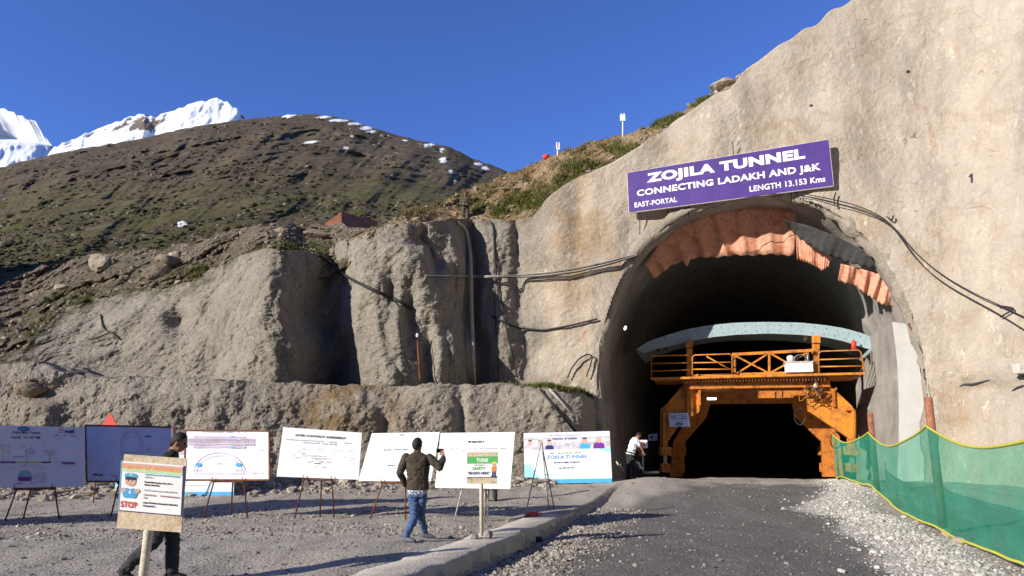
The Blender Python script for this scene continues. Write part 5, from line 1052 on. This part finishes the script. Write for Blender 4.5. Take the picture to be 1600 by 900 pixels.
# ================================================================== people
class Body:
    def __init__(s): s.parts = []
    def cap(s, p0, r0, p1, r1, mat, n=12):
        p0, p1 = V(p0), V(p1); d = p1 - p0; L = d.length; d = d / max(L, 1e-6); pts = []; rr = []
        for t in np.linspace(0, 1, 5): a = -math.cos(t * math.pi / 2); pts.append(p0 + d * r0 * a); rr.append(r0 * math.sin(t * math.pi / 2) + 1e-4)
        for t in (.25, .5, .75): pts.append(p0 + d * L * t); rr.append(r0 + (r1 - r0) * t)
        for t in np.linspace(0, 1, 5): pts.append(p1 + d * r1 * math.sin(t * math.pi / 2)); rr.append(r1 * math.cos(t * math.pi / 2) + 1e-4)
        b = MB(); b.tube(pts, rr, None, n); s.parts.append((b.v, b.f, mat)); return s
    def chain(s, pts, mat):
        for (p, r), (q, t) in zip(pts[:-1], pts[1:]): s.cap(p, r, q, t, mat)
        return s
    def ell(s, c, rad, mat, rot=None): b = MB(); b.ell(c, rad, None, rot); s.parts.append((b.v, b.f, mat)); return s
    def loft(s, rings, mat, n=22):
        """rings: (centre, half width, half depth, unit vector of the width, unit vector of the depth)"""
        b = MB(); vs = []; rings = [(rings[0][0], rings[0][1] * .5, rings[0][2] * .5, *rings[0][3:])] + list(rings) + [(rings[-1][0], rings[-1][1] * .5, rings[-1][2] * .5, *rings[-1][3:])]
        for c, rx, ry, ax, ay in rings:
            for q in range(n):
                a = 2 * math.pi * q / n; ca, sa = math.cos(a), math.sin(a); e = .8
                vs.append(V(c) + V(ax) * rx * math.copysign(abs(ca) ** e, ca) + V(ay) * ry * math.copysign(abs(sa) ** e, sa))
        fs = [(i * n + q, i * n + (q + 1) % n, (i + 1) * n + (q + 1) % n, (i + 1) * n + q) for i in range(len(rings) - 1) for q in range(n)] + [tuple(range(n))[::-1], tuple(range((len(rings) - 1) * n, len(rings) * n))]
        s.parts.append((vs, fs, mat)); return s
    def build(s, name, parent, vox, only=None, folds=None):
        vs, fs = [], []; pv = []; mats = []
        for v, f, m in s.parts:
            b = len(vs); vs += [tuple(x) for x in v]; fs += [[i + b for i in q] for q in f]
            if m not in mats: mats.append(m)
            k = mats.index(m); V_ = [V(x) for x in v]; pv += [(x, k) for x in V_] + [(sum((V_[i] for i in q), V()) / len(q), k) for q in f]
        me = bpy.data.meshes.new('tmp'); me.from_pydata(vs, [], fs); bm = bmesh.new(); bm.from_mesh(me); bmesh.ops.recalc_face_normals(bm, faces=bm.faces); bm.to_mesh(me); bm.free()
        o = bpy.data.objects.new('tmp', me); COL.objects.link(o); r = o.modifiers.new('r', 'REMESH'); r.mode = 'VOXEL'; r.voxel_size = vox; q = o.modifiers.new('s', 'SMOOTH'); q.factor = .5; q.iterations = 3
        dg = bpy.context.evaluated_depsgraph_get(); new = bpy.data.meshes.new_from_object(o.evaluated_get(dg)); bpy.data.objects.remove(o); new.name = name
        kd = KDTree(len(pv))
        for i, (x, k) in enumerate(pv): kd.insert(x, i)
        kd.balance(); new.materials.clear()
        for m in mats: new.materials.append(M[m])
        co_ = np.zeros(len(new.vertices) * 3, np.float32); new.vertices.foreach_get('co', co_); co_ = co_.reshape(-1, 3); no = np.zeros_like(co_).ravel(); new.vertices.foreach_get('normal', no); no = no.reshape(-1, 3)
        if folds:
            amp, sc_, z0, z1 = folds; d = amp * (np.abs(fbm(co_ * np.array((1, 1, 1.7)), sc_, 3)) - .25) * ss(z0 - .05, z0, co_[:, 2]) * ss(z1 + .04, z1, co_[:, 2]); co_ = co_ + no * d[:, None]; new.vertices.foreach_set('co', co_.astype(np.float32).ravel())
        new.polygons.foreach_set('material_index', [pv[kd.find(p.center)[1]][1] for p in new.polygons]); new.polygons.foreach_set('use_smooth', [True] * len(new.polygons)); new.update()
        return link(name, new, parent)
def head(B, c, face, up, s=1.0, hair='hair'):
    """c: middle of the skull, face: where it looks"""
    f = V(face).normalized(); u = V(up).normalized(); r = f.cross(u).normalized(); u = r.cross(f); rot = Matrix((r, f, u)).transposed(); c = V(c)
    B.ell(c, (.074 * s, .095 * s, .105 * s), 'skin', rot); B.ell(c + f * .030 * s - u * .065 * s, (.056 * s, .062 * s, .055 * s), 'skin', rot)
    B.ell(c + f * .100 * s - u * .025 * s, (.013 * s, .020 * s, .026 * s), 'skin', rot)
    for e in (-1, 1):
        B.ell(c + r * e * .074 * s - u * .015 * s - f * .005, (.012 * s, .022 * s, .033 * s), 'skin', rot); B.ell(c + r * e * .032 * s + f * .086 * s + u * .004 * s, (.010 * s, .008 * s, .006 * s), 'hair', rot)
    B.ell(c + f * .088 * s - u * .068 * s, (.024 * s, .010 * s, .007 * s), 'skin', rot)
    return rot, f, u, r
def hair_cap(parent, c, f, u, r, s=1.0, m='hair', name='hair', grow=1.0):
    b = MB(); rot = Matrix((r, f, u)).transposed(); nu, nv = 26, 14; vs = []
    for i in range(nv + 1):
        for q in range(nu):
            th = 2 * math.pi * q / nu; fr = math.sin(th); lim = math.radians(44 + 102 * (1 - (fr + 1) / 2) - 10 * abs(math.cos(th))); ph = lim * i / nv
            k = (1 + .025 * math.sin(q * 5 + i * 3) + .02 * math.sin(q * 11 + i * 7)) * (1 - .07 * (i / nv) ** 3); R3 = V((.080 * s * grow * math.sin(ph) * math.cos(th), .100 * s * grow * math.sin(ph) * fr - .006, .111 * s * grow * math.cos(ph))) * k
            vs.append(V(c) + rot @ R3)
    b.add(vs, [(i * nu + q, i * nu + (q + 1) % nu, (i + 1) * nu + (q + 1) % nu, (i + 1) * nu + q) for i in range(nv) for q in range(nu)], M[m], True); o = b.build(name, parent); o.modifiers.new('t', 'SOLIDIFY').thickness = .010; return o
def hand(B, wrist, d, side, palm_n, curl=.5, s=1.0):
    """d: where the fingers point; side: towards the thumb; palm_n: the way the palm faces"""
    w_, d, n = V(wrist), V(d).normalized(), V(palm_n).normalized(); t = V(side).normalized()
    B.loft([(w_, .028 * s, .020 * s, t, n), (w_ + d * .04 * s, .040 * s, .017 * s, t, n), (w_ + d * .085 * s, .042 * s, .015 * s, t, n)], 'skin', 12)
    for i, (o, L) in enumerate(((.031, .072), (.010, .082), (-.011, .076), (-.031, .060))):
        a = w_ + d * .080 * s + t * o * s; c1 = (d * math.cos(curl) + n * math.sin(curl)); b_ = a + c1 * L * .5 * s; c2 = (d * math.cos(curl * 2.1) + n * math.sin(curl * 2.1)); e = b_ + c2 * L * .5 * s
        B.chain([(a - d * .02, .010 * s), (b_, .0095 * s), (e, .008 * s)], 'skin')
    a = w_ + d * .025 * s + t * .034 * s; b_ = a + (d * .6 + t * .7 + n * .3).normalized() * .038 * s; B.chain([(a - t * .015, .012 * s), (b_, .011 * s), (b_ + (d * .85 + n * .4).normalized() * .030 * s, .009 * s)], 'skin')
def shoe(B, ankle, toe, mat, sole_z, w_=.048):
    a = V(ankle); d = V((toe[0], toe[1], 0)).normalized(); r = V((d.y, -d.x, 0)); z = V((0, 0, 1)); h = a.z - sole_z
    pt = toe[2] if len(toe) > 2 else 0.0
    dd = (d - z * pt).normalized(); zz = r.cross(dd) * -1
    if zz.z < 0: zz = -zz
    base = a - z * h
    B.loft([(base - dd * .075 + zz * .045, .030, .040, r, zz), (base - dd * .03 + zz * .055, .042, .055, r, zz), (base + dd * .06 + zz * .042, w_, .042, r, zz), (base + dd * .13 + zz * .034, w_, .034, r, zz), (base + dd * .185 + zz * .028, .034, .024, r, zz)], mat, 14); B.cap(a, .046, base + zz * .06, .045, mat)

Z = V((0, 0, 1))
def q(px, py, Y): return at(px, py, Y)
# ---- the man in the middle, seen from behind, photographing with his right arm out
f1 = gp(634.5, 847); f2 = gp(664, 840); my = 12.95
mr = empty('person', V(((f1.x + f2.x) / 2, my, 0)), 'man in olive jacket and jeans, seen from behind, holding up a phone', 'person')
B = Body(); ax = V((.98, .18, 0)).normalized(); ay = V((-.18, .98, 0)).normalized()
hipc = q(652.5, 775, my); ch = q(653, 728, my + .02); sh = q(652.5, 711, my + .02)
B.loft([(hipc - Z * .02, .170, .120, ax, ay), (hipc + Z * .07, .168, .118, ax, ay)], 'jeans')
B.loft([(q(652.5, 771, my), .176, .126, ax, ay), (q(652.5, 766, my), .178, .128, ax, ay)], 'check')
B.loft([(q(653, 764.5, my), .192, .140, ax, ay), (q(653, 758, my), .196, .145, ax, ay), (q(653, 745, my), .188, .138, ax, ay), (ch, .212, .140, ax, ay), (q(652.5, 716, my + .02), .222, .122, ax, ay), (sh, .165, .090, ax, ay), (q(652, 707, my + .02), .080, .070, ax, ay)], 'jacket')
hc_ = q(652.5, 695, my + .03); B.cap(q(652, 708, my + .02), .058, q(652.5, 698, my + .03), .054, 'skin'); rot, f, u, r = head(B, hc_, (.35, 1, -.05), (0, 0, 1), 1.06)
B.loft([(q(652, 707.5, my + .02), .068, .066, ax, ay), (q(652, 704, my + .025), .062, .060, ax, ay)], 'jacket')
sL, sR = q(634.5, 715, my + .0), q(671, 715.5, my + .03); eL, hL = q(624.5, 738.5, my - .06), q(634, 757, my + .13); eR, wR = q(687.5, 730.5, my - .04), q(692.5, 715.5, my + .10)
B.chain([(sL, .082), (eL, .064), (hL, .050)], 'jacket'); B.chain([(sR, .080), (eR, .064), (wR, .050)], 'jacket')
hand(B, hL, (.6, .6, -.4), (0, .5, .8), (.6, -.6, 0), .6)
ph = q(687.5, 704, my + .20); wv_ = q(693, 712, my + .115); hand(B, wv_, (ph - wv_ + V((.03, 0, 0))).normalized(), (-.9, .3, -.2), (-.4, .8, .3), .55)
kL, aL = q(648, 808, my - .02), f1 + V((0, 0, .10)); kR, aR = q(657.5, 807, my + .14), f2 + V((0, .0, .10))
B.chain([(q(646.5, 779, my), .098), (kL, .070), (aL, .056)], 'jeans'); B.chain([(q(659, 779, my + .02), .096), (kR, .070), (aR, .056)], 'jeans')
shoe(B, aL, (.72, -.35, .0), 'shoe', f1.z); shoe(B, aR, (.9, .1, .15), 'shoe', f2.z)
B.build('body', mr, .0085, folds=(.018, .13, .12, 1.42)); hair_cap(mr, hc_, f, u, r, 1.06)
b = MB(); d_ = (hc_ - ph).normalized(); b.box(ph, (.135, .012, .07), M['black'], Matrix.Rotation(R(8), 3, 'Z'), .006); tag(b.build('phone'), 'black phone held up by the man in the olive jacket', 'phone')
# ---- the walking man behind the STOP poster
wy = 9.35; wz = g1(-4.6, wy)
wm = empty('person', V((q(262, 880, wy).x, wy, wz)), 'man in dark clothes striding to the right behind the STOP poster', 'person')
B = Body(); ax = V((.25, -.97, 0)).normalized(); ay = V((.97, .25, 0)).normalized()
hip = q(257, 790, wy); chst = q(262, 735, wy); shd = q(264, 716, wy)
B.loft([(hip - Z * .05, .165, .125, ax, ay), (hip + Z * .06, .168, .125, ax, ay)], 'trouser')
B.loft([(hip + Z * .0, .185, .145, ax, ay), (q(258, 770, wy), .185, .145, ax, ay), (q(260, 750, wy), .185, .142, ax, ay), (chst, .205, .140, ax, ay), (q(263, 722, wy), .215, .125, ax, ay), (q(266, 710, wy), .15, .095, ax, ay), (q(270, 705, wy), .07, .068, ax, ay)], 'dark')
hd = q(280.5, 690.5, wy - .02); B.cap(q(269, 706, wy), .060, q(277, 697, wy), .055, 'skin'); rot, f, u, r = head(B, hd, (.93, .12, -.34), (.3, 0, .95), 1.02)
B.loft([(q(269, 708, wy), .078, .075, ax, ay), (q(272, 702, wy), .068, .066, ax, ay)], 'dark')
aN, aF = q(259, 721, wy - .19), q(268, 720, wy + .17)
B.chain([(aN, .080), (q(250, 752, wy - .25), .064), (q(268, 778, wy - .24), .048)], 'dark'); hand(B, q(269, 780, wy - .24), (.5, .1, -.85), (.8, 0, .4), (0, 1, 0), .5)
B.chain([(aF, .080), (q(276, 750, wy + .24), .064), (q(276, 780, wy + .2), .048)], 'dark'); hand(B, q(276, 782, wy + .2), (.2, 0, -1), (1, 0, 0), (0, -1, 0), .4)
kn, an = q(243, 843, wy - .10), q(194, 891, wy - .12); kf, af = q(270, 843, wy + .12), V((q(268, 900, wy + .1).x, wy + .10, wz + .10))
B.chain([(q(254, 797, wy - .08), .112), (kn, .084), (an, .066)], 'trouser'); B.chain([(q(262, 797, wy + .09), .114), (kf, .090), (af, .074)], 'trouser')
shoe(B, an, (.9, .1, .55), 'boots', an.z - .09); shoe(B, af, (1, .05, 0), 'boots', wz)
B.build('body', wm, .0085, folds=(.018, .13, wz + .1, 1.5)); hair_cap(wm, hd, f, u, r, 1.02)
# ---- worker bending at the tunnel mouth
ww = T(985.5, 744, -.9); wy = ww.y; wz = g1(ww.x, wy)
wk = empty('person', V((ww.x, wy, wz)), 'worker in white shirt bending over at the left of the tunnel mouth', 'person')
B = Body(); ax = V((.2, -.97, 0)).normalized(); hp = V((ww.x + .0, wy, wz + .93)); sd = q(992.5, 685.5, wy); up_ = (sd - hp).normalized(); ay = up_.cross(ax).normalized()
B.loft([(hp - up_ * .06, .17, .14, ax, ay), (hp + up_ * .06, .17, .135, ax, ay)], 'trouser'); L_ = (sd - hp).length
B.loft([(hp + up_ * .04, .19, .145, ax, ay), (hp + up_ * L_ * .45, .19, .135, ax, ay), (hp + up_ * L_ * .8, .21, .14, ax, ay), (hp + up_ * L_ * .97, .19, .115, ax, ay), (hp + up_ * L_ * 1.06, .09, .08, ax, ay)], 'shirt')
hd = q(998.2, 680, wy - .05); B.cap(sd, .06, hd, .055, 'skin'); rot, f, u, r = head(B, hd, (.8, 0, -.6), (.6, 0, .8), 1.0)
for e in (-1, 1):
    a = sd + ax * .19 * e - up_ * .04; el = a + V((.14, 0, -.27)); wr_ = el + V((.10, 0, -.22)); B.chain([(a, .075), (a.lerp(el, .7), .062)], 'shirt'); B.chain([(a.lerp(el, .6), .046), (el, .042), (wr_, .032)], 'skin'); hand(B, wr_, (.3, 0, -1), (1, 0, 0), (0, e, 0), .5)
    hq = hp + ax * .09 * e - Z * .05; kn = V((hq.x + .07 * e + .03, hq.y, wz + .50)); an = V((hq.x + .10 * e, hq.y - .02, wz + .10)); B.chain([(hq, .10), (kn, .078), (an, .062)], 'trouser'); shoe(B, an, (1, -.1, 0), 'boots', wz)
B.build('body', wk, .012, folds=(.03, .12, wz + .1, wz + 1.5)); hair_cap(wk, hd, f, u, r, 1.0)
# ---- soldier on the rim of the grey wall
sp = sl(GS, 727, 342, 0); sy_ = sp.y; z0 = float(at(727, 301, sy_).z) - 1.75
so_ = empty('person', V((sp.x, sy_, z0)), 'soldier in camouflage standing on the crest above the grey wall', 'person'); B = Body(); X0 = sp.x; ax, ay = V((1, 0, 0)), V((0, 1, 0)); g = lambda dx, dy, z: V((X0 + dx, sy_ + dy, z0 + z))
B.loft([(g(0, 0, .88), .17, .13, ax, ay), (g(0, 0, 1.0), .18, .14, ax, ay), (g(0, 0, 1.2), .20, .16, ax, ay), (g(0, 0, 1.40), .22, .15, ax, ay), (g(0, 0, 1.47), .13, .09, ax, ay)], 'camo')
B.cap(g(0, 0, 1.46), .06, g(0, 0, 1.55), .055, 'skin'); hd = g(0, -.01, 1.63); rot, f, u, r = head(B, hd, (-.3, -1, -.1), (0, 0, 1))
for e in (-1, 1):
    B.chain([(g(.20 * e, 0, 1.41), .075), (g(.27 * e, -.04, 1.14), .06), (g(.14 * e, -.2, 1.05), .048)], 'camo'); hand(B, g(.13 * e, -.21, 1.05), (-e, -.3, 0), (0, 0, 1), (0, 1, 0), .6)
    B.chain([(g(.09 * e, 0, .90), .10), (g(.11 * e, -.02, .5), .075), (g(.12 * e, 0, .1), .06)], 'camo'); shoe(B, g(.12 * e, 0, .1), (0.2 * e, -1, 0), 'boots', z0)
B.build('body', so_, .012); hair_cap(so_, hd, f, u, r, 1.0, 'camo', 'cap', 1.12)
b = MB(); b.beam(g(-.12, -.20, .98), g(.22, -.20, 1.28), .05, .07, M['black']); b.tube([g(.22, -.2, 1.28), g(.36, -.2, 1.40)], .014, M['black'], 6); tag(b.build('rifle'), 'black rifle held across the chest by the soldier', 'rifle')
# ---- someone standing behind the white board, only the shins in view
sf = gp(767, 783); X0, sy_, z0 = sf.x, sf.y, sf.z
sm = empty('person', sf, 'person in black trousers hidden behind the bright white board except for the feet', 'person'); B = Body()
B.loft([(g(0, 0, .80), .16, .12, ax, ay), (g(0, 0, .95), .17, .13, ax, ay)], 'trouser'); B.loft([(g(0, 0, .9), .17, .13, ax, ay), (g(0, .0, 1.15), .18, .13, ax, ay), (g(0, 0, 1.30), .20, .12, ax, ay), (g(0, 0, 1.37), .11, .08, ax, ay)], 'dark')
B.cap(g(0, 0, 1.36), .055, g(0, -.03, 1.45), .05, 'skin'); hd = g(0, .06, 1.50); rot, f, u, r = head(B, hd, (0, .8, -.6), (0, .6, .8))
for e in (-1, 1):
    B.chain([(g(.18 * e, 0, 1.31), .07), (g(.22 * e, .05, 1.04), .055), (g(.14 * e, .2, .95), .045)], 'dark'); hand(B, g(.13 * e, .22, .95), (-e, .4, 0), (0, 0, 1), (0, -1, 0), .6); B.chain([(g(.085 * e, 0, .82), .09), (g(.10 * e, .02, .46), .075), (g(.12 * e, 0, .1), .065)], 'trouser'); shoe(B, g(.12 * e, 0, .1), (.15 * e, 1, 0), 'boots', z0)
B.build('body', sm, .012); hair_cap(sm, hd, f, u, r)

# ================================================================== loose stones, scree and grass (nobody could count them)
def ico():
    bm = bmesh.new(); bmesh.ops.create_icosphere(bm, subdivisions=1, radius=1); v = np.array([tuple(x.co) for x in bm.verts]); f = np.array([[x.index for x in q.verts] for q in bm.faces]); bm.free(); return v, f
IV, IF = ico()
def stones(name, pts, size, m, flat_=.65):
    n = len(pts); base = IV[None] * (1 + rng.uniform(-.32, .32, (n, 12, 1))); th = rng.uniform(0, 6.28, n); c, s_ = np.cos(th), np.sin(th); sc_ = size[:, None] * rng.uniform(.65, 1.3, (n, 3)) * np.array((1, 1, flat_))
    b = base * sc_[:, None, :]; x = b[..., 0] * c[:, None] - b[..., 1] * s_[:, None]; y = b[..., 0] * s_[:, None] + b[..., 1] * c[:, None]; Vv = np.stack([x, y, b[..., 2]], -1) + pts[:, None, :]; Ff = IF[None] + (np.arange(n) * 12)[:, None, None]
    o = npmesh(name, Vv.reshape(-1, 3), Ff.reshape(-1, 3), [M[m]], None, False); return tag(o, kind='stuff')
def gpts(x, y, sink, size): return np.stack([x, y, gz(x, y) + size * sink], -1)
def su(s, u): return P0[0] + u * CA + s * SA, P0[1] - u * SA + s * CA
n = 17000; s = rng.uniform(-21, 1, n); u = WR(s) + .55 + rng.normal(0, .45, n); x, y = su(s, u); z = .005 + rng.exponential(.009, n); z = np.minimum(z, .07); tag(stones('crushed_stone', gpts(x, y, .25, z), z, 'stone_pale'), 'pale crushed stone spilled along the right side of the road', 'gravel')
n = 9000; t = rng.uniform(-2, 10.5, n); a = .08 + np.abs(rng.normal(0, .65, n)); x = KA[0] + t * KD[0] + a * KN[0]; y = KA[1] + t * KD[1] + a * KN[1]; z = np.minimum(.008 + rng.exponential(.009, n), .06); tag(stones('kerb_gravel', gpts(x, y, .25, z), z, 'stone'), 'grey gravel heaped along the road side of the kerb', 'gravel')
n = 9000; x = rng.uniform(-22, 1.5, n); wy_ = np.interp(x, (-30, -15, 0, 5), (23, 23.6, 27.0, 27.6)); y = wy_ - 1.2 + rng.normal(0, .7, n); z = np.minimum(.025 + rng.exponential(.035, n), .24); tag(stones('rubble', gpts(x, y, .2, z), z, 'stone'), 'grey rubble banked along the foot of the rock ledge', 'rubble')
n = 7000; x = rng.uniform(-16, .5, n); y = 13.9 + .10 * (x + 6) + rng.normal(0, .55, n); k = rng.random(n) < .5; y[k] = 17.2 + .25 * (x[k] + 6) + rng.normal(0, .9, k.sum()); z = np.minimum(.008 + rng.exponential(.009, n), .06); tag(stones('loose_gravel', gpts(x, y, .2, z), z, 'stone'), 'loose gravel strewn in front of the display boards', 'gravel')
n = 16000; x = rng.uniform(-13, 9, n); y = 7 + 22 * rng.random(n) ** 1.5; z = np.minimum(.005 + rng.exponential(.007, n), .05); rdd = (x - KA[0]) * KN[0] + (y - KA[1]) * KN[1]; ok = (rdd > .1) | (rdd < -.85); tag(stones('road_grit', gpts(x, y, .2, z)[ok], z[ok], 'stone_dark'), 'small grit scattered over the road and yard', 'gravel')
def on(G_, n, f=None, x0=None, x1=None):
    Pt, cols, ft, cr = G_; i = rng.integers(0, Pt.shape[0], n); j = rng.integers(0, Pt.shape[1], n)
    return Pt[i, j], cols[j], ft[j] + (cr[j] - ft[j]) * i / (Pt.shape[0] - 1)
p, x, y = on(GC, 12000); z = np.minimum(.015 + rng.exponential(.034, len(p)), .40); tag(stones('scree_stones', p + np.stack([0 * z, 0 * z, -z * .1], -1), z, 'scree_stone', .75), 'angular stones covering the scree slope on the left', 'scree')
p, x, y = on(GS, 3000); z = np.minimum(.02 + rng.exponential(.03, len(p)), .25); tag(stones('bank_stones', p, z, 'stone', .7), 'small stones on the brown soil bank', 'stones')
def blades(name, pts, h, m):
    n = len(pts); th = rng.uniform(0, 6.28, n); le = rng.normal(0, .5, (n, 2)); w_ = h * .10; dx, dy = np.cos(th) * w_, np.sin(th) * w_
    A = pts + np.stack([dx, dy, 0 * h], -1); B_ = pts - np.stack([dx, dy, 0 * h], -1); C = pts + np.stack([le[:, 0] * h, le[:, 1] * h, h], -1); return npmesh(name, np.stack([A, B_, C], 1).reshape(-1, 3), np.arange(3 * n).reshape(-1, 3), [M[m]], None, False)
def grass(name, label, G_, spots, n, m, hh=.16):
    P_, X, Y = on(G_, n * 30); wgt = np.zeros(len(P_))
    for bx, by, rx, ry, a in spots: wgt = np.maximum(wgt, a * np.exp(-((X - bx) / rx) ** 2 - ((Y - by) / ry) ** 2))
    wgt *= np.clip(.5 + 1.6 * fbm(P_, .7, 3), 0, 1); k = rng.random(len(P_)) < wgt; P_ = P_[k][:n]; P_ = np.repeat(P_, 7, 0) + rng.normal(0, .07, (len(P_) * 7, 3)) * np.array((1, 1, .3)); h = hh * rng.uniform(.5, 1.4, len(P_)); return tag(blades(name, P_, h, m), label, 'grass', kind='stuff')
grass('grass', 'green grass growing on the brown bank above the rock face', GS, [(832, 318, 34, 15, 1), (970, 236, 24, 8, 1), (1040, 190, 40, 7, .9), (920, 262, 36, 8, .6), (770, 328, 30, 8, .6), (890, 285, 30, 10, .5), (1090, 160, 30, 6, .7)], 5200, 'grass', .15)
grass('dry_grass', 'dry tufts along the ridge line of the brown bank', GS, [(900, 236, 120, 8, .7), (720, 303, 60, 6, .7), (650, 332, 50, 6, .6), (850, 300, 160, 40, .15)], 2400, 'dry', .17)
grass('slope_grass', 'green tufts among the stones of the left scree slope', GC, [(330, 425, 36, 12, .9), (250, 424, 50, 12, .5), (120, 470, 60, 20, .35), (470, 390, 60, 8, .6), (60, 510, 50, 20, .3)], 2600, 'grass', .13)
n = 1500; px_ = 880 + rng.normal(0, 30, n); P_ = np.array([tuple(lg(min(a, 925), LTP[int(np.clip((min(a, 925) - LCOL[0]) / STEP, 0, len(LCOL) - 1))] + 1, .0)) for a in px_]); P_[:, 1] += rng.uniform(0, 1.2, n); P_ = np.repeat(P_, 4, 0) + rng.normal(0, .06, (n * 4, 3)) * np.array((1, 1, .3)); tag(blades('ledge_weeds', P_, .20 * rng.uniform(.5, 1.4, n * 4), 'grass'), 'weeds on the right end of the rock ledge', 'weeds', kind='stuff')

# scrub and outcrops dotted over the far hill
def hill_dots(name, label, n, m, lo, hi, y0, y1):
    ho = bpy.data.objects['hill']; k = len(ho.data.vertices); co_ = np.zeros(k * 3, np.float32); ho.data.vertices.foreach_get('co', co_); co_ = co_.reshape(-1, 3); co_ = co_[(co_[:, 1] > y0) & (co_[:, 1] < y1)]
    P_ = co_[rng.integers(0, len(co_), n * 4)]; P_ = P_[fbm(P_, 45, 4) > .02][:n]; z = lo + rng.exponential(1.0, len(P_)) * (hi - lo) * .35; z = np.minimum(z, hi) * (P_[:, 1] / 600) ** .5
    tag(stones(name, P_ + np.stack([0 * z, 0 * z, .1 * z], -1), z, m, .6), label, 'scrub' if 'scrub' in name else 'rocks')
hill_dots('hill_scrub', 'dark scrub scattered over the far hillside', 9000, 'scrub', .5, 2.6, 190, 830)
hill_dots('hill_rocks', 'pale outcrops scattered over the far hillside', 3500, 'scree_stone', .3, 1.8, 190, 840)
